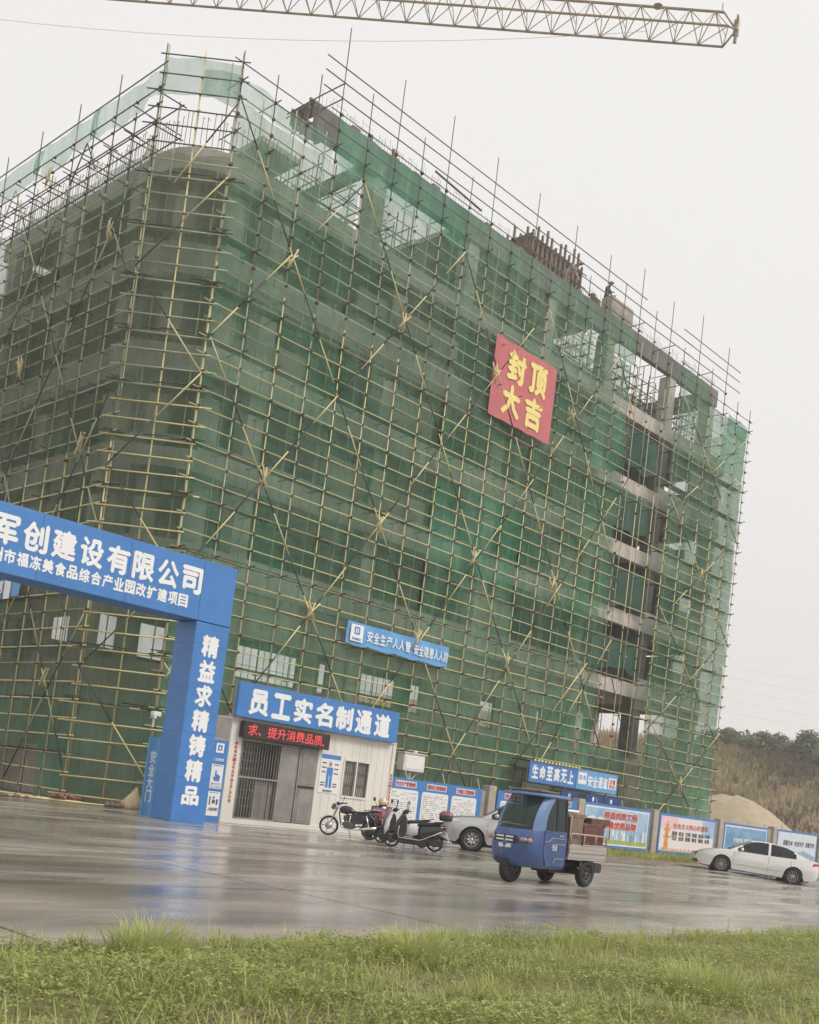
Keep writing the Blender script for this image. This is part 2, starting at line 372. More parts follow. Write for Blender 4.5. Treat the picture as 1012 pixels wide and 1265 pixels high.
def thing(name, label, cat, loc=(0, 0, 0), rz=0.0, group=None, local=False):
    """an Empty at the base; children are built in world coordinates unless local"""
    o = bpy.data.objects.new(name, None); COL.objects.link(o); o.empty_display_size = 0.3
    o.location = loc; o.rotation_euler = (0, 0, rz)
    if local: LOCAL.append(o)
    return tag(o, label, cat, group)

def struct(o): o['kind'] = 'structure'; return o

# lettering: outlines of the built-in typeface, stacked a little apart for weight
def letters(mb, s, o, right, up, w, h, bold=0.03, m=0, lift=0.004, fit=True):
    cu = bpy.data.curves.new('type', 'FONT'); cu.body = s; cu.size = 1; cu.resolution_u = 2
    ob = bpy.data.objects.new('type', cu); COL.objects.link(ob)
    dg = bpy.context.evaluated_depsgraph_get(); me = bpy.data.meshes.new_from_object(ob.evaluated_get(dg))
    co = [v.co.copy() for v in me.vertices]; fs = [tuple(p.vertices) for p in me.polygons]
    bpy.data.objects.remove(ob); bpy.data.curves.remove(cu); bpy.data.meshes.remove(me)
    if not co: return
    x0, x1 = min(c.x for c in co), max(c.x for c in co); y0, y1 = min(c.y for c in co), max(c.y for c in co)
    if not fit: y0, y1 = -0.1, 0.86; x0, x1 = -0.02, len(s) * 1.0
    o, right, up = Vector(o), Vector(right), Vector(up); nrm = right.cross(up)
    offs = ((0, 0), (bold, 0), (-bold, 0), (0, bold), (0, -bold)) if bold else ((0, 0),)
    for i, (bx, by) in enumerate(offs):
        pts = [o + right * (((c.x + bx - x0) / (x1 - x0) - 0.5) * w) + up * (((c.y + by - y0) / (y1 - y0) - 0.5) * h) + nrm * (lift + 0.0012 * i) for c in co]
        mb.add(pts, fs, m)

def ptube(path, r, name, m, parent=None):
    b = MB(); b.tube(path, r); return b.build(name, m, parent, True)

XR, ZU = Vector((1, 0, 0)), Vector((0, 0, 1))
def lerp(a, b, t): return a + (b - a) * t
def smooth(t): t = max(0.0, min(1.0, t)); return t * t * (3 - 2 * t)

# ------------------------------------------------------------------ ground, road, verge
def gz(x, y):
    """the road falls a little towards the parked white car"""
    d = math.hypot((x - 39.5) / 6.0, (y - 18.0) / 3.6)
    return -0.24 * smooth(1 - d) if d < 1 else 0.0

def sheet(name, xs, ys, m, zf, smoothed=True):
    b = MB(); nx, ny = len(xs), len(ys)
    b.v = [(x, y, zf(x, y)) for y in ys for x in xs]
    b.f = [(j * nx + i, j * nx + i + 1, (j + 1) * nx + i + 1, (j + 1) * nx + i) for j in range(ny - 1) for i in range(nx - 1)]
    b.m = [0] * len(b.f)
    return b.build(name, m, None, smoothed)

def frange(a, b, d): n = max(1, int(round((b - a) / d))); return [a + (b - a) * i / n for i in range(n + 1)]

g = MB(); g.quad((-500, -500, -0.30), (700, -500, -0.30), (700, 700, -0.30), (-500, 700, -0.30)); struct(g.build('ground', 'soil'))
struct(sheet('road', frange(-60, 30, 6) + frange(30.5, 50, 0.75) + frange(54, 160, 8), frange(6.9, 13, 2) + frange(13.5, 23.0, 0.75) + frange(24, 33.2, 1.5), 'road', gz))
yard = MB(); yard.quad((-20, 33.2, -0.01), (17.2, 33.2, -0.01), (17.2, 70, -0.01), (-20, 70, -0.01)); yard.quad((17.2, 33.2, -0.01), (62, 33.2, -0.01), (62, 50, -0.01), (17.2, 50, -0.01))
struct(yard.build('site_ground', 'dirt'))
# dirt shoulder in front of the wall, ragged edge
def shoulder():
    b = MB(); rnd = random.Random(3); top = []; low = []
    for x in frange(29.5, 120, 0.7):
        low.append((x, 22.6 + rnd.uniform(-0.5, 0.5) + 0.9 * math.sin(x * 0.35) - 1.4 * smooth((x - 33) / 10), 0.0)); top.append((x, 29.8, 0.05))
    n = len(low); b.v = [(x, y, gz(x, y) + 0.006) for x, y, z in low] + [(x, (lerp(l[1], 29.8, 0.45)), 0.05) for (x, y, z), l in zip(top, low)] + top
    b.f = [(r * n + i, r * n + i + 1, (r + 1) * n + i + 1, (r + 1) * n + i) for r in range(2) for i in range(n - 1)]; b.m = [0] * len(b.f)
    return b.build('dirt_shoulder', 'dirt', None, True)
struct(shoulder())
def verge_z(x, y):
    return 0.03 + 0.05 * smooth((6.8 - y) / 1.5) + 0.025 * math.sin(x * 1.7 + y) * math.sin(y * 2.3)
struct(sheet('verge', frange(-6, 40, 0.4), frange(0.5, 6.72, 0.3), 'verge_soil', verge_z))
kb = MB(); kb.box(-30, 60, 6.72, 6.9, -0.2, 0.035); struct(kb.build('kerb', 'kerb'))
jt = MB()
for x in frange(-6, 62, 5.0): jt.quad((x, 7.0, 0.004), (x + .018, 7.0, 0.004), (x + .018, 27.2 if x < 28 else 19.5, 0.004), (x, 27.2 if x < 28 else 19.5, 0.004))
for y in (10.6, 14.6, 18.4): 
    for x in frange(-6, 32, 2): jt.quad((x, y, 0.0045), (x + 2, y, 0.0045), (x + 2, y + .018, 0.0045), (x, y + .018, 0.0045))
struct(jt.build('paving_joint', 'joint'))
ln = MB()
for (a, b_) in (((22.1, 24.4), (20.3, 19.0)), ((23.9, 24.2), (22.2, 19.0))):
    d = Vector((b_[0] - a[0], b_[1] - a[1], 0)).normalized(); w = Vector((-d.y, d.x, 0)) * 0.055
    A, Bv = Vector((a[0], a[1], 0.006)), Vector((b_[0], b_[1], 0.006)); ln.quad(A - w, Bv - w, Bv + w, A + w)
struct(ln.build('parking_line', 'marking'))

# weeds on the verge: many little leaves, no two alike
def verge_green():
    rnd = random.Random(11); b = MB()
    def visible():
        while True:
            x, y = rnd.uniform(1.2, 19), rnd.uniform(2.6, 6.75)
            if y < 2.2 + x * 0.13 and x > 6: continue
            if rnd.random() < 0.25 + 3.2 / x: return x, y
    for i in range(60000):
        x, y = visible()
        nz = math.sin(x * 2.1 + 1.3 * y) + math.sin(x * 0.9 - y * 3.1 + 2) + 0.6 * math.sin(x * 5.3 + y * 4.1)
        if nz < -1.6 and rnd.random() < 0.6: continue
        h = max(0.02, (0.065 + 0.03 * nz) * rnd.uniform(0.3, 1.5)); z = verge_z(x, y)
        a0 = rnd.uniform(0, 6.28); sh = 3 if nz < -0.9 and rnd.random() < 0.5 else min(2, max(0, int(rnd.gauss(1.05 + 0.35 * nz, 0.7))))
        for k in range(rnd.choice((2, 3, 3))):
            a = a0 + k * 2.1 + rnd.uniform(-0.5, 0.5); l = rnd.uniform(0.012, 0.033); w = l * rnd.uniform(0.2, 0.45); t = rnd.uniform(-0.3, 0.7)
            d = Vector((math.cos(a), math.sin(a), t)).normalized() * l; q = Vector((-math.sin(a), math.cos(a), rnd.uniform(-0.4, 0.4))) * w
            p = Vector((x, y, z + h)) + d * 0.15
            b.quad(p, p + d * 0.5 + q, p + d, p + d * 0.5 - q, sh)
        if rnd.random() < 0.5:
            q = Vector((rnd.uniform(-1, 1), rnd.uniform(-1, 1), 0)) * 0.003
            b.poly([(x - q.x, y - q.y, z), (x + q.x, y + q.y, z), (x + rnd.uniform(-.02, .02), y + rnd.uniform(-.02, .02), z + h)], 1)
    return tag(b.build('weeds', ['leaf0', 'leaf1', 'leaf2', 'leaf3']), kind='stuff')
verge_green()

def tuft(b, c, n, hmin, hmax, spread, rnd, m=0, lean=0.75, width=0.0042):
    for i in range(n):
        a, r = rnd.uniform(0, 6.28), spread * math.sqrt(rnd.random())
        p = Vector((c[0] + r * math.cos(a), c[1] + r * math.sin(a), c[2]))
        h = rnd.uniform(hmin, hmax) * (1.15 - 0.4 * r / spread); la = a + rnd.uniform(-0.9, 0.9); le = h * lean * rnd.uniform(0.15, 1.3)
        D = Vector((math.cos(la), math.sin(la), 0)); q = Vector((-D.y, D.x, 0)) * width * rnd.uniform(0.6, 1.4)
        pts = [p + D * le * t * t + ZU * h * (t - 0.22 * lean * t * t * t) for t in (0, 0.4, 0.75, 1.0)]
        n0 = len(b.v)
        for k, (pp, ww) in enumerate(zip(pts, (1, 0.9, 0.55))): b.v += [tuple(pp - q * ww), tuple(pp + q * ww)]
        b.v.append(tuple(pts[3]))
        b.f += [(n0, n0 + 1, n0 + 3, n0 + 2), (n0 + 2, n0 + 3, n0 + 5, n0 + 4), (n0 + 4, n0 + 5, n0 + 6)]; b.m += [m] * 3

def big_tufts():
    rnd = random.Random(5)
    spec = [((3.90, 6.12), 520, 0.14, 0.38, 0.27, 'tall arching grass tuft near the left end of the verge'),
            ((5.9, 5.7), 520, 0.14, 0.36, 0.30, 'pale green grass tuft on the verge below the motorcycles'),
            ((7.1, 6.45), 260, 0.10, 0.27, 0.22, 'thin upright grass tuft at the road edge below the blue tricycle'),
            ((8.3, 6.0), 130, 0.10, 0.24, 0.20, 'low loose grass tuft on the verge between tricycle and white sedan'),
            ((7.2, 4.0), 420, 0.16, 0.40, 0.34, 'tall grass tuft in the bottom right corner of the verge'),
            ((13.6, 6.55), 90, 0.14, 0.36, 0.14, 'dark spiky grass tuft at the road edge below the white sedan'),
            ((5.45, 4.55), 70, 0.12, 0.26, 0.12, 'small sparse grass tuft at the bottom middle of the verge')]
    for (x, y), n, a, c, s, lab in spec:
        b = MB(); tuft(b, (x, y, verge_z(x, y)), n, a, c, s, rnd)
        tag(b.build('grass_tuft', 'blade', origin=(x, y, verge_z(x, y))), lab, 'grass tuft', 'grass tufts on the verge')
    b = MB()
    for i in range(6500):
        x = 1.5 + 15 * rnd.random() ** 1.6; y = rnd.uniform(2.8, 6.74)
        v = math.sin(x * 1.9 + y * 2.7) + math.sin(x * 0.7 - y * 1.9 + 1)
        if rnd.random() > 0.55 + 0.3 * v: continue
        tall = 2.0 if rnd.random() < .09 else 1.15
        if y > 6.4: tall *= 1.25
        tuft(b, (x, y, verge_z(x, y)), rnd.randint(4, 11), 0.05 * tall, 0.15 * tall, 0.07, rnd, m=rnd.choice((0, 0, 1, 2)), width=0.0032)
    for i in range(46):
        x = 2.4 + 14 * rnd.random() ** 1.3; y = rnd.uniform(6.25, 6.72)
        tuft(b, (x, y, verge_z(x, y)), rnd.randint(14, 55), 0.08, rnd.uniform(.16, .30), rnd.uniform(.06, .16), rnd, m=rnd.choice((0, 0, 1)), width=0.0035)
    for i in range(22):
        x = rnd.uniform(4.6, 9.5); y = rnd.uniform(3.4, 5.0)
        tuft(b, (x, y, verge_z(x, y)), rnd.randint(12, 40), 0.08, rnd.uniform(.18, .32), rnd.uniform(.06, .14), rnd, m=0, width=0.0035)
    tag(b.build('grass', ['blade', 'leaf1', 'leaf2']), kind='stuff')
    b = MB()
    for i in range(900):
        x = rnd.uniform(31, 64); y = rnd.uniform(25.0, 29.6)
        if x > 45 and y < 26.5: continue
        tuft(b, (x, y, 0.03), rnd.randint(10, 18), 0.10, 0.42, 0.35, rnd, m=rnd.choice((0, 0, 1)), width=0.012)
    tag(b.build('roadside_grass', ['leaf1', 'blade']), kind='stuff')
big_tufts()

# ------------------------------------------------------------------ the concrete frame under construction
FX, FY, CR = 18.5, 32.7, 2.3            # left face, long face, corner radius
X1, Y1 = 55.0, 47.4
FLOORS = [8.85, 12.45, 15.9, 19.3, 23.1]
ROOF = 26.9
def outline(off=0.0, x0=None, x1=X1, yend=Y1):
    """left face, round corner, long face, pushed out by off"""
    r = CR + off; pts = [(FX - off, yend)]
    for i in range(9):
        a = math.pi + (math.pi / 2) * i / 8
        pts.append((FX + CR + r * math.cos(a), FY + CR + r * math.sin(a)))
    pts.append((x1, FY - off)); return pts

def strip(b, pts, z0, z1, th, m=0):
    """wall along a plan line, th thick inward (to the left of travel)"""
    n = len(pts); inn = []
    for i in range(n):
        a = Vector(pts[max(0, i - 1)]); c = Vector(pts[min(n - 1, i + 1)]); d = (c - a).normalized(); nn = Vector((-d.y, d.x))
        inn.append(Vector(pts[i]) + nn * th)
    for i in range(n - 1):
        p, q, P, Q = pts[i], pts[i + 1], inn[i], inn[i + 1]
        b.quad((*p, z0), (*q, z0), (*q, z1), (*p, z1), m); b.quad((*Q, z0), (*P, z0), (*P, z1), (*Q, z1), m)
        b.quad((*p, z1), (*q, z1), (*Q, z1), (*P, z1), m); b.quad((*P, z0), (*Q, z0), (*q, z0), (*p, z0), m)
    for i in (0, n - 1):
        p, P = pts[i], inn[i]; b.quad((*p, z0), (*P, z0), (*P, z1), (*p, z1), m)

GX0, GX1 = 43.4, 48.35                     # the open bay
def building():
    t = thing('concrete_building', 'unfinished multi storey concrete building with rounded corner behind green netting', 'building', (FX, FY, 0))
    rnd = random.Random(2)
    for zf in FLOORS:
        b = MB(); o = outline(-0.15)
        o2 = [(x, y) for x, y in o] + [(X1 - 0.15, Y1 - 0.1)]
        o2[-2] = (X1 - 0.15, o[-1][1])
        b.poly([(x, y, zf) for x, y in o2]); b.poly([(x, y, zf - 0.2) for x, y in reversed(o2)])
        strip(b, o2 + [o2[0]], zf - 0.2, zf - 0.001, 0.002)
        b.build('floor_slab', 'concrete', t)
        b = MB(); up = 0.42 if zf < 23 else 0.05
        pts = outline(0.0)
        strip(b, pts[:-1] + [(GX0, FY)], zf - 0.72, zf + up, 0.28)
        strip(b, [(GX1, FY), (X1, FY)], zf - 0.72, zf + up, 0.28)
        strip(b, [(X1, FY + 0.29), (X1, Y1)], zf - 0.72, zf + 0.3, 0.28)
        b.build('edge_beam', 'concrete', t)
        b = MB(); strip(b, [(GX0 + 0.003, FY - 0.02), (GX1 - 0.003, FY - 0.02)], zf - 0.72, zf + 0.02, 0.3)
        b.build('bay_beam', 'raw_concrete', t)
    # columns
    spots = [(22.4, FY + 0.45), (28.6, FY + 0.45), (35.4, FY + 0.45), (42.9, FY + 0.45), (48.78, FY + 0.5), (54.5, FY + 0.45),
             (FX + 0.45, 36.6), (FX + 0.45, 41.6), (FX + 0.45, 46.6),
             (28.6, 40.0), (35.4, 40.0), (42.9, 40.0), (48.4, 40.0), (54.5, 40.0), (24.0, 46.8), (30.5, 46.8), (37.5, 46.8), (44.6, 46.8), (51, 46.8)]
    for i, (x, y) in enumerate(spots):
        b = MB(); lv = [0.0] + FLOORS
        for a, c in zip(lv[:-1], lv[1:]):
            if a == 0 and y == 40.0 and x < 44: continue
            w = 0.36; b.box(x - w, x + w, y - w, y + w, a + 0.003, c - 0.203)
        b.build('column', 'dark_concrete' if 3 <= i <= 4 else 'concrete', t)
    for (x, y) in ((19.75, 35.0), (21.0, 33.75)):
        b = MB()
        lv = [0.0] + FLOORS
        for a, c in zip(lv[:-1], lv[1:]):
            b.lathe([(0.42, a + 0.003), (0.42, c - 0.203)], 16, axis='Z', c=(x, y, 0))
        b.build('round_column', 'concrete', t, True)
    # inner walls added to block light and keep the storeys dark
    b = MB()
    for a, c in zip(FLOORS[:-1], FLOORS[1:]):
        b.box(20.5, 42.4, 40.5, 40.7, a + 0.003, c - 0.203); b.box(48.9, 54.0, 41.2, 41.4, a + 0.003, c - 0.9)
        b.box(43.4, 43.6, 36.5, 46, a + 0.003, c - 0.203); b.box(48.5, 48.7, 33.9, 40.4, a + 0.003, c - 0.203)
    b.build('darkening_wall', 'dark_concrete', t)
    # low walls and infill between columns
    for zf in FLOORS[:-1]:
        for (x0, x1) in ((22.8, 28.2), (29, 35), (35.8, 42.5), (49.3, 54.1)):
            q = rnd.random(); b = MB()
            if q >= 0.8: continue
            if q < 0.45: b.box(x0, lerp(x0, x1, rnd.uniform(0.3, 0.6)), FY + 0.35, FY + 0.53, zf + 0.003, zf + rnd.uniform(0.9, 2.4))
            elif q < 0.8: b.box(lerp(x0, x1, rnd.uniform(0.5, 0.7)), x1, FY + 0.35, FY + 0.53, zf + 0.003, zf + rnd.uniform(0.9, 2.6))
            b.build('infill_wall', 'brick', t)
    # tall ground hall: solid below, a strip of openings above
    b = MB(); pts = outline(-0.05)
    strip(b, pts, 0.0, 4.95, 0.22); strip(b, pts[:-1] + [(GX0, FY + 0.05)], 6.5, 8.12, 0.2); strip(b, [(GX1, FY + 0.05), (X1, FY + 0.05)], 7.6, 8.12, 0.2)
    for (x0, x1) in ((18.55, 22.9), (25.7, 26.6), (27.15, 28.0), (28.9, 28.95), (32.4, 36.2), (37.2, 39.6), (40.6, 43.4), (50.2, 52.0)):
        b.box(max(x0, 20.9), x1, FY + 0.06, FY + 0.24, 4.953, 6.497)
    for (y0, y1) in ((35.2, 37.0), (38.6, 39.6), (41.2, 44.5)): b.box(FX + 0.06, FX + 0.24, y0, y1, 4.953, 6.497)
    b.build('ground_wall', 'brick', t)
    b = MB(); strip(b, [(X1 - 0.05, Y1), (FX, Y1)], 0.0, 6.7, 0.2)
    b.build('rear_wall', 'brick', t)
    b = MB()
    for zf in FLOORS[:-1]: strip(b, [(47.0, Y1 + 0.02), (FX + 0.3, Y1 + 0.02)], zf - 0.5, zf + 3.2, 0.2); strip(b, [(X1 - 0.3, Y1 + 0.02), (47.0, Y1 + .02)], zf - 0.5, zf + 2.5, 0.2); strip(b, [(X1 - .35, 34.6), (X1 - .35, Y1 - .4)], zf + .31, zf + (2.1 if zf > 15 else 2.7), .2)
    b.build('rear_infill', 'brick', t)
    # window bars in the openings of the hall
    b = MB()
    for (x0, x1) in ((22.9, 25.7), (28.95, 32.4)):
        for x in frange(x0, x1, 0.3): b.bar((x, FY + 0.12, 4.95), (x, FY + 0.12, 6.5), 0.014, 4)
        b.bar((x0, FY + 0.12, 5.5), (x1, FY + 0.12, 5.5), 0.014, 4)
    for y in frange(37.0, 46.0, 0.35): b.bar((FX + 0.14, y, 4.95), (FX + 0.14, y, 6.5), 0.014, 4)
    b.build('window_bars', 'rebar', t)
    # top storey: an open frame
    b = MB()
    for (x, y) in ((26.75, FY + 0.4), (32.4, FY + 0.4), (38.0, FY + 0.4), (42.9, FY + 0.4), (48.78, FY + 0.4), (53.0, FY + 0.4), (33, 40), (42.9, 40), (48.2, 40), (53, 40)):
        b = MB(); b.box(x - 0.33, x + 0.33, y - 0.33, y + 0.33, 23.153, 25.95); b.build('top_column', 'concrete', t)
    b = MB(); strip(b, [(23.3, FY), (GX0, FY)], 25.75, ROOF, 0.3); strip(b, [(GX1, FY), (53.4, FY)], 25.95, ROOF, 0.3)
    strip(b, [(53.4, FY + 0.31), (53.4, 42)], 25.95, ROOF, 0.3)
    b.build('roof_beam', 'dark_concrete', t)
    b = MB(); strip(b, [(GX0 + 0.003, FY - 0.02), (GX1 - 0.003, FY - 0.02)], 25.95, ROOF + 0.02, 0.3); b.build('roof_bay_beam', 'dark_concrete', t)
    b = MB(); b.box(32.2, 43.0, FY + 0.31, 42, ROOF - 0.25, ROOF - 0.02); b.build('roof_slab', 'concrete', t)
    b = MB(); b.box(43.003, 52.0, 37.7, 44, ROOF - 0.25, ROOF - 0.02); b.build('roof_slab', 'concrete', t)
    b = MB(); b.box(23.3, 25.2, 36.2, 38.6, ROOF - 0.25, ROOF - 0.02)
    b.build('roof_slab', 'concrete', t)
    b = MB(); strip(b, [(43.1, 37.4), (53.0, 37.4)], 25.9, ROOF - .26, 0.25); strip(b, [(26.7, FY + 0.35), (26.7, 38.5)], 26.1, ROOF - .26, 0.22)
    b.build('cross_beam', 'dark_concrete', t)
    b = MB(); b.box(42.75, 44.7, FY + 0.2, FY + 0.9, ROOF + 0.003, 28.05, ch=0.03); b.build('parapet_block', 'brick', t)
    b = MB(); b.box(33.2, 37.4, 38.8, 39, 23.103, ROOF - .26); b.box(43.6, 48.2, 41, 41.2, 23.103, 25.6); b.build('top_partition', 'formwork', t)
    b = MB(); b.box(45.7, 46.35, 36.9, 36.95, 23.9, 25.0); b.build('red_panel', 'red_cloth', t)
    # starter bars along the roof edge and round the corner
    b = MB()
    for x in frange(23.5, 53, 0.17):
        h = rnd.uniform(0.25, 0.75); dx = rnd.uniform(-0.06, 0.06); b.bar((x, FY + 0.12, ROOF - 0.05), (x + dx, FY + 0.12 + rnd.uniform(-.05, .05), ROOF + h), 0.007, 3)
        if rnd.random() < 0.35: b.bar((x, FY + 0.1, ROOF + h * 0.8), (x + 0.5, FY + 0.1, ROOF + h * rnd.uniform(0.6, 0.9)), 0.006, 3)
    for x in (26.0, 27.2): b.box(x, x + 0.10, FY + 0.1, FY + 0.20, ROOF + 0.003, ROOF + rnd.uniform(0.3, 0.6))
    for x in frange(25, 42, 1.1):
        if rnd.random() < 0.6: b.box(x, x + rnd.uniform(0.2, 0.5), FY + 0.05, FY + 0.3, ROOF + 0.003, ROOF + rnd.uniform(0.06, 0.16))
    tag(b.build('roof_rebar', 'rebar', t), kind='stuff')
    b = MB(); pts = outline(-0.2); dense = []
    for p, q in zip(pts[:-1], pts[1:]):
        p, q = Vector(p), Vector(q); n = max(1, int((q - p).length / 0.17)); dense += [lerp(p, q, i / n) for i in range(n)]
    for p in dense:
        if p.x > 24.5: continue
        h = 1.45 + rnd.uniform(-0.25, 0.15); lean = rnd.uniform(-0.08, 0.08)
        b.bar((p.x, p.y, 23.1), (p.x + lean, p.y + lean, 23.1 + h), 0.013, 3)
        b.bar((p.x + lean, p.y + lean, 23.1 + h), (p.x + 0.14, p.y + 0.14, 23.1 + h + 0.05), 0.010, 3)
    tag(b.build('corner_rebar', 'rebar', t), kind='stuff')
building()

# shoring under the unfinished roof
def shoring():
    t = thing('shoring_frame', 'grid of thin steel props standing inside the open top storey', 'shoring', (28, 34, 23.1))
    rnd = random.Random(9); b = MB(); c = MB(); d = MB()
    for (xa, xb, ya, yb) in ((24.3, 31.2, 33.7, 39.5), (33.6, 42.6, 33.5, 38.5), (44.0, 53.0, 33.5, 41)):
        xs, ys = frange(xa, xb, 0.85 if xa < 30 else 0.6), frange(ya, yb, 1.25 if xa < 30 else 0.9)
        for x in xs:
            for y in ys: b.bar((x, y, 23.1), (x + rnd.uniform(-.05, .05), y, 25.9 + rnd.uniform(-0.4, 0.3)), 0.024, 4)
        for z in (23.5, 24.1, 24.7, 25.3):
            for y in ys: c.bar((xa - 0.3, y, z + rnd.uniform(-.1, .1)), (xb + 0.3, y, z + rnd.uniform(-.1, .1)), 0.024, 4)
            for x in xs[::2]: c.bar((x, ya - 0.3, z + 0.05), (x, yb + 0.2, z + 0.05 + rnd.uniform(-.1, .1)), 0.024, 4)
        for i in range(int((xb - xa) / 2.2)):
            x = xa + i * 2.2; d = MB(); d.bar((x, ya, 23.3), (x + 2.2, ya + 0.05, 25.5), 0.02, 4); d.build('brace', 'steel_tube', t)
    tag(b.build('prop', 'steel_tube', t), kind='stuff'); tag(c.build('horizontal_tube', 'steel_tube', t), kind='stuff')
shoring()

def rooftop():
    rnd = random.Random(21)
    def form(x0, x1, y0, y1, z1, zp, lab):
        t = thing('formwork_box', lab, 'formwork', ((x0 + x1) / 2, y0, ROOF))
        b = MB(); b.box(x0, x1, y0, y0 + 0.08, ROOF, z1); b.box(x0, x1, y1 - 0.08, y1, ROOF, z1); b.box(x0, x0 + 0.08, y0 + .083, y1 - .083, ROOF, z1); b.box(x1 - 0.08, x1, y0 + .083, y1 - .083, ROOF, z1)
        b.build('board_panel', 'formwork', t)
        def timber(*q): b = MB(); b.box(*q); b.build('upright_timber', 'rebar', t)
        for x in frange(x0 + 0.1, x1 - 0.1, 0.36):
            h = zp + rnd.uniform(-0.5, 0.15); timber(x, x + 0.09, y0 - 0.1, y0 - 0.003, ROOF, h); timber(x, x + 0.09, y1 + 0.003, y1 + 0.1, ROOF, h + rnd.uniform(-0.3, 0.2))
        for y in frange(y0 + 0.1, y1 - 0.1, 0.45): timber(x0 - 0.1, x0 - 0.003, y, y + 0.09, ROOF, zp + rnd.uniform(-0.6, 0))
        b = MB()
        for z in frange(ROOF + 0.3, z1 - 0.2, 0.55): b.bar((x0 - 0.3, y0 - 0.13, z), (x1 + 0.3, y0 - 0.13, z), 0.028, 5); b.bar((x0 - 0.14, y0 - 0.3, z + .05), (x0 - 0.14, y1 + 0.2, z + .05), 0.028, 5)
        b.build('clamp_tube', 'steel_tube', t)
    form(36.9, 41.0, 33.7, 36.0, 28.75, 29.35, 'large brown timber formwork box with upright posts on the roof')
    form(23.6, 24.9, 33.5, 34.8, 27.55, 27.7, 'small brown timber formwork box at the near end of the roof')
    b = MB(); b.box(27.0, 27.0 + 4.2, FY - 0.05, FY + 0.05, ROOF + 0.35, ROOF + 0.41); 
    b = MB(); b.bar((29.6, FY + 0.1, 27.62), (32.6, FY + 0.15, 27.42), 0.05, 6)
    tag(b.build('loose_tube', 'steel_tube', origin=(31, FY + 0.1, 27.4)), 'loose dark steel bar lying along the rebar on the roof edge', 'steel bar')
    b = MB()
    for i in range(9): 
        x = 41.4 + rnd.uniform(-0.35, 0.35); b.box(x, x + rnd.uniform(0.1, 0.3), FY + 0.2, FY + 0.4, ROOF + 0.003, ROOF + rnd.uniform(0.15, 0.55), rz=rnd.uniform(0, 1))
    tag(b.build('material_pile', 'rubble', origin=(41.4, FY + .3, ROOF)), 'small grey heap of material beside the large roof formwork', 'pile')
rooftop()

# ------------------------------------------------------------------ scaffolding
PX0, PY = 19.19, 31.54          # right corner pole, outer row of the long face
LX, LY0 = 17.37, 33.49          # outer row of the left face
BAY = 1.424
LEV = [0.32 + 0.6 * k for k in range(44)]
XP = [PX0 + BAY * k for k in range(18)] + [PX0 + BAY * 17 + 1.45 * k for k in (1, 2, 3)] + [47.75 + 1.5 * k for k in range(1, 6)]
XP = sorted(set(round(x, 3) for x in XP if x < 47)) + [47.75 + 1.5 * k for k in range(6)]
GAPX = (XP[17], 47.75)
rs = random.Random(4)

def segbar(b, p, q, r, seg=1.5, first=0, mats=(0, 1)):
    """brace painted in alternating lengths"""
    p, q = Vector(p), Vector(q); n = max(1, int((q - p).length / seg))
    for i in range(n): b.bar(lerp(p, q, i / n), lerp(p, q, (i + 1) / n), r, 5, mats[(i + first) % 2])

def knot(b, c, nrm_axis, rnd):
    """spliced tube ends lashed together where braces cross"""
    for i in range(5):
        a = rnd.uniform(0.75, 1.5) * rnd.choice((-1, 1)); l = rnd.uniform(0.22, 0.48)
        d = Vector((math.cos(a), 0, math.sin(a))) if nrm_axis == 'Y' else Vector((0, math.cos(a), math.sin(a)))
        o = Vector((0, -0.12 - 0.03 * i, 0)) if nrm_axis == 'Y' else Vector((-0.12 - 0.03 * i, 0, 0))
        b.bar(Vector(c) + o - d * l, Vector(c) + o + d * l, 0.025, 5)

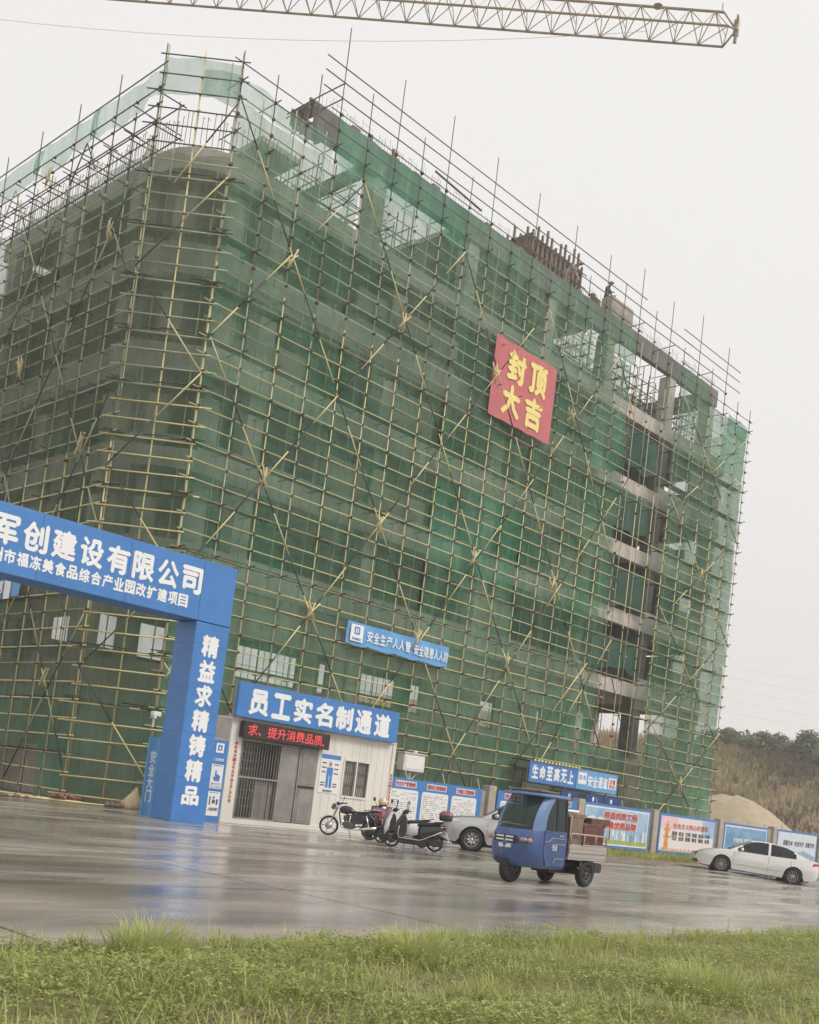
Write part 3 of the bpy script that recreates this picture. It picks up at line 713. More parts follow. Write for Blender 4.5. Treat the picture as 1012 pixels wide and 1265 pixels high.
def scaffold_right():
    t = thing('scaffold', 'yellow tube scaffold standing along the long right facade', 'scaffold', (PX0, PY, 0), group='scaffolds round the building')
    for i, x in enumerate(XP):
        gap = GAPX[0] < x < GAPX[1] - 0.1
        top = 25.95 if i < 3 else (28.9 + rs.uniform(-0.3, 0.5) if i % 2 else 27.0 + rs.uniform(-0.2, 1.0))
        if i == 3: top = 29.5
        if i >= 24: top = 26.2
        b = MB(); z = -0.0
        b.bar((x, PY, 0.0), (x + rs.uniform(-.02, .02), PY, 18.5), 0.024, 6, 0); b.bar((x, PY + .0005, 18.5), (x, PY, 24.2), 0.023, 6, 1); b.bar((x, PY, 24.2), (x + rs.uniform(-.04, .04), PY, top), 0.022, 6, 2)  # top length darker: backlit look against the sky put into the colour
        b.build('upright_tube', ['pole', 'pole_green', 'steel_tube'] if rs.random() < .8 else ['pole_green', 'pole_old', 'steel_tube'], t, True)
        b = MB(); b.bar((x, PY + 0.72, 0), (x, PY + 0.72, min(top, 26.4) - rs.uniform(0, .8)), 0.025, 5); b.build('inner_upright', 'pole_green', t, True)
    n = 0
    for k, z in enumerate(LEV + [26.72, 27.32, 27.9]):
        b = MB(); zz = z + rs.uniform(-.03, .03)
        hi = k >= 44
        if not hi:
            x0 = PX0 - rs.uniform(0.15, 0.4)
            xe = GAPX[1] + 0.2 if k % 3 == 2 or k < 9 else GAPX[0] + rs.uniform(.15, .4)
            if k == 43: x0 = XP[3] - 0.5
            if k > 38: xe = GAPX[0] + 0.3
            b.bar((x0, PY - 0.05, zz), (xe, PY - 0.05, zz + rs.uniform(-.04, .04)), 0.021, 6, 1 if z > 18.5 else 0)
            if k <= 42: b.bar((GAPX[1] - 0.3, PY - 0.05, zz), (XP[-1] + 0.25, PY - 0.05, zz + rs.uniform(-.04, .04)), 0.021, 6, 1 if z > 18.5 else 0)
            elif k == 43: b.bar((GAPX[1] - 0.3, PY - 0.05, zz), (52.3, PY - 0.05, zz), 0.025, 6, 1)
        else:
            b.bar((XP[3] - 0.95, PY - 0.05, zz), (GAPX[0] + (0.4 if hi and k == 46 else 5.1), PY - 0.05, zz + rs.uniform(-.06, .06)), 0.025, 6, 1)
            b.bar((47.4, PY - 0.05, zz), (53.6 + rs.uniform(-.3, .3), PY - 0.05, zz - 0.04), 0.025, 6, 1)
        b.build('ledger_tube', ['steel_tube', 'steel_tube'] if z > 24.5 or (z > 21.9 and len(t.children) and t.location.x < 18) else (['pole', 'pole_green'] if rs.random() < .72 else ['pole_old', 'pole_old']), t, True)  # highest rails get the dark colour to look backlit by the sky
    b = MB()
    for k in range(2, 44, 3):
        for x in XP: b.bar((x + 0.05, PY - 0.22 - rs.uniform(0, .12), LEV[k] + .05), (x + 0.05, PY + 1.0, LEV[k] + .05), 0.022, 5)
    tag(b.build('transom_tube', 'pole_dark', t, True), kind='stuff')
    for k in range(5, 38, 3):
        z = LEV[k]
        for (x0, x1) in ((PX0, GAPX[0]), (GAPX[1], XP[-1])):
            b = MB(); b.box(x0 + .1, x1 - .1, PY + 0.16, PY + 0.60, z + 0.085, z + 0.125)
            b.build('walkway_board', 'plank', t)
    b = MB()
    for x in XP:
        for z in LEV:
            if x < XP[3] - .1 and z > 25.3: continue
            if x > 53 and z > 25.9: continue
            if GAPX[0] + .3 < x < GAPX[1] - .3 and rs.random() < .6: continue
            s = 0.036 + (0.012 if rs.random() < 0.3 else 0); b.box(x - s, x + s, PY - 0.085, PY + 0.02, z - s, z + s, rz=rs.uniform(-.4, .4))
    tag(b.build('coupler', 'coupler', t), kind='stuff')
    P = 5.68
    for fam in (-1, 1):
        for j in range(-3, 7):
            xa = 19.2 + P * j if fam < 0 else 24.9 + P * j
            zt, zb = 24.2, 0.6; sl = 1.45
            xb = xa - fam * (zt - zb) / sl
            p, q = Vector((xa, PY - 0.12, zt)), Vector((xb, PY - 0.12, zb))
            def clip(p, q, lo, hi):
                for _ in range(2):
                    d = q - p
                    if p.x < lo: p = p + d * ((lo - p.x) / d.x)
                    if p.x > hi: p = p + d * ((hi - p.x) / d.x)
                    p, q = q, p
                return p, q
            if min(xa, xb) > GAPX[0] or max(xa, xb) < PX0: continue
            p, q = clip(p, q, PX0, GAPX[0] + 0.4)
            if (q - p).length < 1: continue
            b = MB(); segbar(b, p, q, 0.026, 1.55, j); b.build('diagonal_brace', ['pole_dark', 'pole'], t, True)
    for sgn in (-1, 1):
        for z0 in (0.6, 6.4, 12.2, 18.0):
            b = MB(); a, c = (GAPX[1], XP[-1]) if sgn > 0 else (XP[-1], GAPX[1])
            segbar(b, (a, PY - 0.12, z0), (c, PY - 0.12, z0 + 6.6), 0.026, 1.55, 0); b.build('diagonal_brace', ['pole_dark', 'pole'], t, True)
    for (x, z) in ((22.05, 11.95), (22.05, 19.9), (27.6, 19.9), (27.65, 11.9), (33.2, 11.9), (38.6, 11.95), (33.15, 20.0), (38.7, 20.0), (30.4, 7.8), (24.9, 7.8), (36.1, 7.9), (51.5, 3.9), (51.4, 15.5), (21.0, 4.2), (19.4, 4.6)):
        b = MB(); knot(b, (x, PY, z), 'Y', rs); b.build('brace_splice', 'pole', t, True)
    b = MB()          # raking props out to the canopy side
    segbar(b, (41.9, PY - .2, 8.9), (37.2, PY - 0.3, 3.4), 0.03, 2.5, 1); segbar(b, (45.6, PY + .1, 6.6), (44.2, PY, 8.9), 0.025, 2); b.build('raking_tube', ['pole_dark', 'pole'], t, True)
    b = MB()          # toe tubes at the roof rail return
    for z in (26.75, 27.35): b.bar((XP[3], PY - 0.05, z), (XP[3] - 0.05, PY + 1.6, z), 0.025, 5)
    b.bar((XP[3] - .05, PY + 1.4, 26), (XP[3] - .05, PY + 1.4, 28.2), 0.025, 5)
    for x in (43.5, 46.4, 50.2): b.bar((x, PY - 0.3, 26.55), (x + 0.1, PY + 1.5, 26.5), 0.025, 5)
    b.build('return_tube', 'steel_tube', t, True)
scaffold_right()

YP = [LY0 + 1.5 * k for k in range(13)]
def scaffold_left():
    t = thing('scaffold', 'greyish tube scaffold standing along the left facade behind the blue gate', 'scaffold', (LX, LY0 + 4, 0), group='scaffolds round the building')
    for i, y in enumerate(YP):
        top = 25.9 if i == 0 else (25.2 + rs.uniform(0.5, 1.2) if i % 2 == 0 else 24.2 + rs.uniform(-.6, .5))
        b = MB(); b.bar((LX, y, 0), (LX, y + rs.uniform(-.03, .03), 12), 0.026, 6, 0); b.bar((LX - .0005, y, 12), (LX, y, 21.5), 0.024, 6, 1); b.bar((LX, y, 21.5), (LX, y + rs.uniform(-.04, .04), top), 0.022, 6, 2)  # last length painted dark, standing in for tubes seen against bright sky
        b.build('upright_tube', ['pole', 'pole_green', 'steel_tube'] if rs.random() < .8 else ['pole_green', 'pole_old', 'steel_tube'], t, True)
        b = MB(); b.bar((LX + 0.75, y, 0), (LX + 0.75, y, 24.6 + rs.uniform(-.6, .3)), 0.025, 5); b.build('inner_upright', 'pole_green', t, True)
    for k, z in enumerate(LEV[:41] + [25.12]):
        b = MB(); zz = z + rs.uniform(-.03, .03)
        b.bar((LX - 0.05, LY0 - 0.3, zz), (LX - 0.05, YP[-1] + 0.3, zz + rs.uniform(-.05, .05)), 0.024, 6, 1 if z > 12 else 0)
        b.build('ledger_tube', ['steel_tube', 'steel_tube'] if z > 24.5 or (z > 21.9 and len(t.children) and t.location.x < 18) else (['pole', 'pole_green'] if rs.random() < .72 else ['pole_old', 'pole_old']), t, True)  # upper ledgers coloured dark as if backlit by the sky
    b = MB()
    for z in (22.9, 24.1):
        b.bar((LX + 0.8, LY0 - .2, z), (LX + 0.8, YP[-1], z + rs.uniform(-.06, .06)), 0.024, 5)
        for y in YP[::1]: b.bar((LX - 0.15, y, z + .05), (LX + 1.0, y + rs.uniform(-.1, .1), z + .05), 0.024, 5)
    b.build('inner_ledger', 'pole_dark', t, True)
    b = MB()
    for k in range(2, 40, 3):
        for y in YP: b.bar((LX - 0.22 - rs.uniform(0, .15), y + 0.05, LEV[k] + .05), (LX + 1.0, y + 0.05, LEV[k] + .05), 0.021, 5)
    tag(b.build('transom_tube', 'pole_dark', t, True), kind='stuff')
    for k in range(5, 35, 3):
        z = LEV[k]; b = MB(); b.box(LX + 0.16, LX + 0.62, LY0 + .1, YP[-1], z + 0.085, z + 0.125)
        b.build('walkway_board', 'plank', t)
    b = MB()
    for y in YP:
        for z in LEV[:41]:
            s = 0.034; b.box(LX - 0.085, LX + 0.02, y - s, y + s, z - s, z + s, rz=rs.uniform(-.4, .4))
    tag(b.build('coupler', 'coupler', t), kind='stuff')
    P = 5.8
    for fam in (-1, 1):
        for j in range(-3, 6):
            ya = 38.2 + P * j; zt, zb, sl = 23.9, 0.5, 1.4
            yb = ya + fam * (zt - zb) / sl
            p, q = Vector((LX - 0.12, ya, zt)), Vector((LX - 0.12, yb, zb))
            lo, hi = LY0, YP[-1]
            if max(ya, yb) < lo or min(ya, yb) > hi: continue
            for _ in range(2):
                d = q - p
                if p.y < lo: p = p + d * ((lo - p.y) / d.y)
                if p.y > hi: p = p + d * ((hi - p.y) / d.y)
                p, q = q, p
            if (q - p).length < 1: continue
            b = MB(); segbar(b, p, q, 0.026, 1.6, j); b.build('diagonal_brace', ['pole_dark', 'pole_green'], t, True)
    for (y, z) in ((35.3, 12.1), (35.4, 19.8), (41.0, 15.9), (40.9, 8.0), (35.5, 4.0), (41.0, 23.5)):
        b = MB(); knot(b, (LX, y, z), 'X', rs); b.build('brace_splice', 'pole', t, True)
scaffold_left()

def scaffold_corner():
    t = thing('scaffold', 'narrow scaffold bay cut across the rounded corner of the building', 'scaffold', (18.28, 32.5, 0), group='scaffolds round the building')
    A, B_ = Vector((LX, LY0, 0)), Vector((PX0, PY, 0)); D = (B_ - A).normalized(); Nn = Vector((-D.y, D.x, 0)); Nn = Nn if Nn.x < 0 else -Nn
    mid = lerp(A, B_, 0.5)
    b = MB(); b.bar(mid, mid + ZU * 25.8, 0.028, 6); b.build('upright_tube', 'pole', t, True)
    for (p, zt) in ((A + D * 0.06 - Nn * .05, 25.9), (B_ - D * 0.06 - Nn * .05, 25.9)):
        b = MB(); b.bar(p, p + ZU * zt, 0.026, 6); b.build('upright_tube', 'pole_green', t, True)
    for k, z in enumerate([q - 0.1 for q in LEV[:42]] + [25.5]):
        b = MB(); e1, e2 = rs.uniform(0.1, 0.5), rs.uniform(0.1, 0.5); dz = rs.uniform(-.04, .04)
        b.bar(A - D * e1 + Nn * 0.06 + ZU * z, B_ + D * e2 + Nn * 0.06 + ZU * (z + dz), 0.026, 6); b.build('ledger_tube', 'steel_tube' if z > 22.3 else ('pole_green' if z > 14 else 'pole'), t, True)  # dark colour high up imitates backlight from the sky
    for k in range(5, 36, 3):
        b = MB(); z = LEV[k]; p, q = A - Nn * 0.3, B_ - Nn * 0.3
        b.quad(p + ZU * z, q + ZU * z, q - Nn * 0.5 + ZU * z, p - Nn * 0.5 + ZU * z); b.quad(p + ZU * (z - .04), p - Nn * 0.5 + ZU * (z - .04), q - Nn * 0.5 + ZU * (z - .04), q + ZU * (z - .04)); b.quad(p + ZU * (z - .04), q + ZU * (z - .04), q + ZU * z, p + ZU * z)
        b.build('walkway_board', 'plank', t)
        for i in range(2):
            b = MB(); c = lerp(A, B_, rs.uniform(0, 1)) + ZU * (z + rs.uniform(-.05, .08)); b.bar(c - D * rs.uniform(.3, .7) + Nn * 0.09, c + D * rs.uniform(.3, .7) + Nn * 0.09 + ZU * rs.uniform(-.05, .05), 0.022, 5); b.build('tube_end', 'pole_dark', t, True)
        for e in (A, B_):
            for s in range(2): b = MB(); c = e + ZU * (z + rs.uniform(-.1, .1)); b.bar(c - D * rs.uniform(.2, .5) + Nn * .1, c + D * rs.uniform(.2, .5) + Nn * .12, 0.02, 5); b.build('tube_end', 'pole_dark', t, True)
    z, side = 1.0, 0
    pts = []
    while z < 22: pts.append((A if side else B_) + Nn * 0.12 + ZU * z); side = 1 - side; z += 3.4
    for i, (p, q) in enumerate(zip(pts[:-1], pts[1:])):
        b = MB(); segbar(b, p, q, 0.026, 1.5, i); b.build('diagonal_brace', ['pole', 'pole_dark'], t, True)
    b = MB(); p = A + D * 0.9 + Nn * 0.12 + ZU * 21; segbar(b, p, B_ + Nn * .12 + ZU * 24.0, 0.026, 1.5); b.build('diagonal_brace', ['pole', 'pole_dark'], t, True)
    b = MB()
    for p in (A, mid, B_):
        for zz in LEV[:42]: b.ball(p + ZU * (zz - .1) + Nn * .03, (0.05, 0.05, 0.05), 5, 0, 3)
    tag(b.build('coupler', 'coupler', t), kind='stuff')
scaffold_corner()

# ------------------------------------------------------------------ safety nets
def net_sheet(o, u, w, h, nrm, rnd, m, parent, name='net_sheet', ragged=0.0, step=0.27):
    """one slack, slightly creased sheet"""
    b = MB(); o, u, nrm = Vector(o), Vector(u), Vector(nrm); nx, nz = max(2, int(w / step)), max(2, int(h / step))
    ph = [rnd.uniform(0, 6.28) for _ in range(6)]; k1, k2 = rnd.uniform(1.5, 4), rnd.uniform(0.4, 1.2)
    for j in range(nz + 1):
        for i in range(nx + 1):
            s, z = w * i / nx, h * j / nz
            d = 0.04 * math.sin(s * 4.41 + ph[0]) + 0.05 * math.sin(k1 * s + k2 * z + ph[1]) + 0.035 * math.sin(1.9 * z + 0.8 * s + ph[2]) + 0.03 * math.sin(5.1 * z - 3.3 * s * k2 + ph[5]) + rnd.uniform(-.02, .02)
            zz = z
            if ragged and j in (0,): zz += ragged * (math.sin(s * 1.7 + ph[3]) + 0.5 * math.sin(s * 4.3 + ph[4]))
            b.v.append(tuple(o + u * s + ZU * zz + nrm * d))
    n = nx + 1
    b.f = [(j * n + i, j * n + i + 1, (j + 1) * n + i + 1, (j + 1) * n + i) for j in range(nz) for i in range(nx)]; b.m = [0] * len(b.f)
    return b.build(name, m, parent, True)

def nets():
    rnd = random.Random(31); NY = (0, -1, 0)
    G = 'green safety nets tied behind the scaffold tubes'
    t = thing('safety_net', 'green mesh safety net stretched over the long facade left of the open bay', 'safety net', (31, PY + .1, 0), group=G)
    x = 0
    cols = [(0, 4), (4, 8), (8, 12), (12, 17)]
    for ci, (a, c) in enumerate(cols):
        z = 0.25
        zs = [0.25, 3.9, 7.5, 11.1, 14.7, 18.3, 21.9, 24.3, 26.08]
        for r, (z0, z1) in enumerate(zip(zs[:-1], zs[1:])):
            if ci == 0 and r >= 7:
                net_sheet((XP[0], PY + 0.1, z0), XR, XP[3] - XP[0], 25.1 - z0, NY, rnd, 'net_skylit', t, 'skylit_net_sheet')
                net_sheet((XP[3], PY + 0.1, z0), XR, XP[4] - XP[3], z1 - z0, NY, rnd, 'net_bright', t); continue
            w = XP[c] - XP[a] - 0.01
            m = rnd.choice(('net_right', 'net_right2', 'net_right3')) if rnd.random() < 0.94 or ci == 0 else 'net_bright'
            net_sheet((XP[a] + rnd.uniform(0, .02), PY + 0.1 + 0.004 * ((ci + r) % 2), z0), XR, w, z1 - z0 - rnd.uniform(0.0, 0.04), NY, rnd, m, t, ragged=0.03)
    # a second layer patched over the gap edge
    for z0 in (4.0, 10.3, 14.3, 18.6):
        net_sheet((XP[15] + rnd.uniform(-.5, .3), PY + 0.16, z0), XR, 2.6 + rnd.uniform(0, .5), rnd.uniform(2.2, 3.4), NY, rnd, 'net_bright' if z0 > 15 else 'net_right', t, ragged=0.25)
    t = thing('safety_net', 'green mesh safety net on the narrow bay right of the open bay', 'safety net', (51, PY + .1, 0), group=G)
    zs = [0.25, 3.9, 7.5, 11.1, 14.7, 18.3, 21.9, 25.0]
    for r, (z0, z1) in enumerate(zip(zs[:-1], zs[1:])):
        net_sheet((XP[-6] + 0.02, PY + 0.1, z0), XR, 4.5, z1 - z0 - 0.02, NY, rnd, 'net_right', t)
        net_sheet((XP[-3] + 0.03, PY + 0.105, z0), XR, XP[-1] - XP[-3] - 0.05, z1 - z0 - 0.02, NY, rnd, 'net_right' if 0 < r < 6 else 'net_bright', t)
    net_sheet((XP[-6] + 0.02, PY + 0.12, 25.0), XR, 3.2, 1.05, NY, rnd, 'net_right', t)
    net_sheet((XP[-3] + 0.6, PY + 0.06, 24.1), XR, 2.3, 1.1, NY, rnd, 'net_bright', t)
    # end return of the wing
    for r, (z0, z1) in enumerate(zip(zs[:-1], zs[1:])):
        net_sheet((XP[-1] + 0.05, PY + 0.15, z0), (0, 1, 0), 3.6, z1 - z0 - 0.02, (1, 0, 0), rnd, 'net_right', t, 'return_sheet')
    # nets hung inside the open bay
    W0, W1 = GAPX[0] + 0.05, GAPX[1] - 0.05
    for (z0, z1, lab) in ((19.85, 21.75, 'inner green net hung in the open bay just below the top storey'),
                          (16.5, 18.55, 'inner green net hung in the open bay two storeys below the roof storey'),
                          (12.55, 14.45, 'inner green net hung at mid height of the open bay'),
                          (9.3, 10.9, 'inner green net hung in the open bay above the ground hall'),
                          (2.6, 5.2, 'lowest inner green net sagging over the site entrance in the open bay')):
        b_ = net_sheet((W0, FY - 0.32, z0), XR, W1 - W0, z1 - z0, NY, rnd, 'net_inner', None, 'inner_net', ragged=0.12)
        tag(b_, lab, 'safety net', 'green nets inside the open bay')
    t = thing('safety_net', 'dusty grey green safety net covering the left facade', 'safety net', (LX + .1, 40, 0), group=G)
    zs = [0.25, 3.9, 7.5, 11.1, 14.7, 18.3, 22.35]
    for (a, c) in ((0, 4), (4, 8), (8, 12)):
        for r, (z0, z1) in enumerate(zip(zs[:-1], zs[1:])):
            if a == 0 and r == 0: z0 = 1.7
            net_sheet((LX + 0.1, YP[c] - 0.01, z0), (0, -1, 0), YP[c] - YP[a] - 0.02, z1 - z0 - 0.02, (-1, 0, 0), rnd, 'net_right' if r == 0 else 'net_left', t, ragged=0.04)
    t = thing('safety_net', 'pale green strip of net along the top rail of the left scaffold', 'safety net', (LX, 40, 23.9), group=G)
    for (a, c) in ((0, 3), (3, 6), (6, 9), (9, 12)):
        net_sheet((LX + 0.02, YP[c], 23.95), (0, -1, 0), YP[c] - YP[a] + 0.05, 1.12, (-1, 0, 0), rnd, 'net_skylit', t, ragged=0.1)
    net_sheet((LX + 0.03, YP[3] + .3, 24.1), (0, -1, 0), 0.6, 1.0, (-1, 0, 0), rnd, 'net_bright', t, ragged=0.1)
    net_sheet((LX + 0.03, YP[6] + .3, 24.1), (0, -1, 0), 0.6, 1.0, (-1, 0, 0), rnd, 'net_bright', t, ragged=0.1)
    A, B_ = Vector((LX, LY0, 0)), Vector((PX0, PY, 0)); D = (B_ - A).normalized(); Nn = Vector((D.y, -D.x, 0)); L = (B_ - A).length
    t = thing('safety_net', 'dusty green safety net over the narrow rounded corner bay', 'safety net', (18.3, 32.6, 0), group=G)
    zs = [0.2, 3.9, 7.5, 11.1, 14.7, 18.3, 22.2]
    for r, (z0, z1) in enumerate(zip(zs[:-1], zs[1:])):
        net_sheet(A + D * 0.03 - Nn * 0.1 + ZU * z0, D, L - 0.06, z1 - z0 - 0.02, Nn, rnd, 'net_right' if r < 1 else 'net_left', t)
    t = thing('safety_net', 'pale green strip of net along the top of the corner bay', 'safety net', (18.3, 32.6, 24), group=G)
    net_sheet(A - Nn * 0.04 + ZU * 24.1, D, L, 1.4, Nn, rnd, 'net_skylit', t, ragged=0.12)
    net_sheet(A - Nn * 0.05 + D * 1.3 + ZU * 24.3, D, L - 1.35, 0.9, Nn, rnd, 'net_skylit', t, ragged=0.1)
    # loose sheet draped at the foot of the left scaffold
    b_ = net_sheet((LX + 0.3, 36.2, 0.05), (0, -1, 0), 2.2, 1.9, (-1, 0, 0), rnd, 'net_bright', None, 'loose_net', ragged=0.05)
    tag(b_, 'loose green net draped to the ground at the foot of the left scaffold', 'safety net')
nets()

# ------------------------------------------------------------------ blue entrance gate
NYF = Vector((0, -1, 0))
def logo(b, c, right, up, s, m_box, m_mark, lift):
    """white tile with a rounded square mark and a small line of type under it"""
    c, right, up = Vector(c), Vector(right), Vector(up); n = right.cross(up)
    def q(x0, x1, y0, y1, m, l): 
        P = lambda x, y: c + right * x * s + up * y * s + n * l
        b.quad(P(x0, y0), P(x1, y0), P(x1, y1), P(x0, y1), m)
    if m_box is not None: q(-.5, .5, -.5, .5, m_box, lift)
    for (x0, x1, y0, y1) in ((-.22, -.13, -.12, .34), (-.13, .22, .25, .34), (.13, .22, -.12, .25), (-.13, .05, -.12, -.03), (-.04, .04, .03, .17), (.05, .13, -.12, .0)): q(x0, x1, y0, y1, m_mark, lift + 0.003)

def gate():
    GYF = 25.55; x0, x1 = 16.42, 17.5
    t = thing('entrance_gate', 'large blue site entrance gate with white lettering on beam and pillar', 'gate', ((x0 + x1) / 2, GYF + .5, 0))
    b = MB(); b.box(x0, x1, GYF, GYF + 0.98, 0.0, 5.48, ch=0.012); p = b.build('pillar', 'sign_blue', t)
    b = MB(); b.box(x0 - 0.004, x1 + 0.004, GYF - 0.004, GYF + 0.984, 5.38, 5.45); b.build('joint_strip', 'sign_blue', t)
    b = MB()
    for i, ch in enumerate('精益求精铸精品'):
        letters(b, ch, (16.95, GYF, 4.86 - 0.688 * i), XR, ZU, 0.50, 0.56 if ch != '品' else 0.48, 0.045)
    b.build('lettering', 'white', p)
    b = MB(); b.box(3.2, x1, GYF - 0.01, GYF + 1.0, 5.5, 7.16, ch=0.012); bm = b.build('beam', 'sign_blue', t)
    b = MB()
    full = '福建军创建设有限公司'
    for i, ch in enumerate(full):
        letters(b, ch, (16.09 - 0.736 * (len(full) - 1 - i), GYF - 0.01, 6.53), XR, ZU, 0.59, 0.67, 0.04)
    sub = '州市福冻美食品综合产业园改扩建项目'
    for i, ch in enumerate(sub):
        letters(b, ch, (15.9 - 0.319 * (len(sub) - 1 - i), GYF - 0.01, 5.92), XR, ZU, 0.265, 0.32, 0.04)
    b.build('lettering', 'white', bm)
    b = MB()
    for x in (4.6, 7.0, 9.4, 11.8, 14.2, 16.42): b.box(x, x + .012, GYF - 0.0125, GYF - 0.0105, 5.52, 7.14)
    b.build('sheet_seam', 'deep_blue', bm)
    b = MB()
    for z in (1.22, 2.44, 3.66, 4.88): b.box(x0 + .01, x1 - .01, GYF - 0.0022, GYF - 0.0005, z, z + .008); b.box(x0 - .0022, x0 - .0005, GYF + .015, GYF + .965, z, z + .008)
    b.build('sheet_seam', 'deep_blue', p)
    b = MB(); b.box(3.2, 4.28, GYF, GYF + 0.98, 0.0, 5.48, ch=0.012); b.build('pillar', 'sign_blue', t)
gate()

def side_signs():
    # tall narrow board behind the pillar
    b = MB(); b.box(16.68, 17.02, 27.5, 27.56, 0.0, 2.25); b.box(17.023, 17.06, 27.49, 27.57, 0.0, 2.27)
    o = b.build('narrow_signboard', 'banner_blue', origin=(16.85, 27.5, 0)); tag(o, 'narrow light blue signboard standing left behind the gate pillar', 'sign')
    b = MB()
    for i, ch in enumerate('安全大门'): letters(b, ch, (16.84, 27.5, 1.68 - 0.37 * i), (0.8, 0, 0.0), ZU, 0.22, 0.34, 0.05)
    b.build('lettering', 'white', o)
    # post board with two pictograms between gate and hut
    t = thing('notice_board', 'narrow blue board with hand pictogram between gate pillar and hut', 'sign', (18.72, 27.0, 0))
    b = MB(); b.box(18.43, 18.99, 27.0, 27.06, 0.0, 2.42, ch=0.006); bd = b.build('board', 'sign_blue', t)
    b = MB(); b.box(18.50, 18.92, 26.99, 26.998, 0.98, 1.70); b.box(18.50, 18.92, 26.99, 26.998, 0.18, 0.90); b.build('white_panel', 'paper', t)
    b = MB(); logo(b, (18.71, 26.998, 2.12), XR, ZU, 0.62, None, 0, 0.004); letters(b, '门岗管理', (18.71, 26.998, 1.84), XR, ZU, 0.36, 0.09, 0.02); b.build('emblem', 'white', t)
    b = MB()
    for (xx, w, z, h) in ((18.67, .05, 1.42, .2), (18.72, .04, 1.36, .12), (18.765, .04, 1.35, .1), (18.81, .035, 1.33, .08), (18.72, .2, 1.26, .1), (18.62, .05, 1.30, .05)): b.box(xx - w / 2, xx + w / 2, 26.984, 26.988, z - h / 2, z + h / 2)
    b.box(18.56, 18.86, 26.984, 26.988, 1.655, 1.675); b.box(18.56, 18.86, 26.984, 26.988, 0.855, 0.872)
    b.build('hand_pictogram', 'ink_blue', t)
    b = MB(); letters(b, '刷卡打卡', (18.71, 26.988, 1.12), XR, ZU, 0.34, 0.08, 0); letters(b, '出入登记', (18.71, 26.988, 1.03), XR, ZU, 0.34, 0.06, 0)
    b.box(18.66, 18.76, 26.984, 26.988, 0.55, 0.66); b.ball((18.71, 26.986, 0.72), (0.035, 0.003, 0.04), 8); b.box(18.80, 18.86, 26.984, 26.988, 0.52, 0.68); b.box(18.56, 18.60, 26.984, 26.988, 0.5, 0.75)
    letters(b, '人脸识别', (18.71, 26.988, 0.38), XR, ZU, 0.34, 0.10, 0.01); b.build('small_print', 'ink', t)
    # grey sheet above the board and lashed tubes
    b = MB(); b.box(18.55, 19.2, 27.35, 27.4, 2.5, 3.12); tag(b.build('metal_screen', 'gate_steel', origin=(18.9, 27.4, 2.5)), 'small grey metal screen above the pictogram board beside the hut', 'screen')
    b = MB(); b.box(18.78, 19.05, 30.95, 31.15, 3.05, 3.2, ch=.01); b.bar((18.95, 31.2, 3.0), (18.95, 31.2, 2.7), 0.03); b.bar((18.95, 31.1, 3.1), (18.95, 31.4, 3.0), 0.025); b.ball((18.86, 31.0, 3.0), (0.06, 0.06, 0.06), 8)
    tag(b.build('security_camera', 'white', origin=(18.95, 31.2, 3.0)), 'small white security camera fixed to the scaffold left of the gate pillar', 'camera')
side_signs()

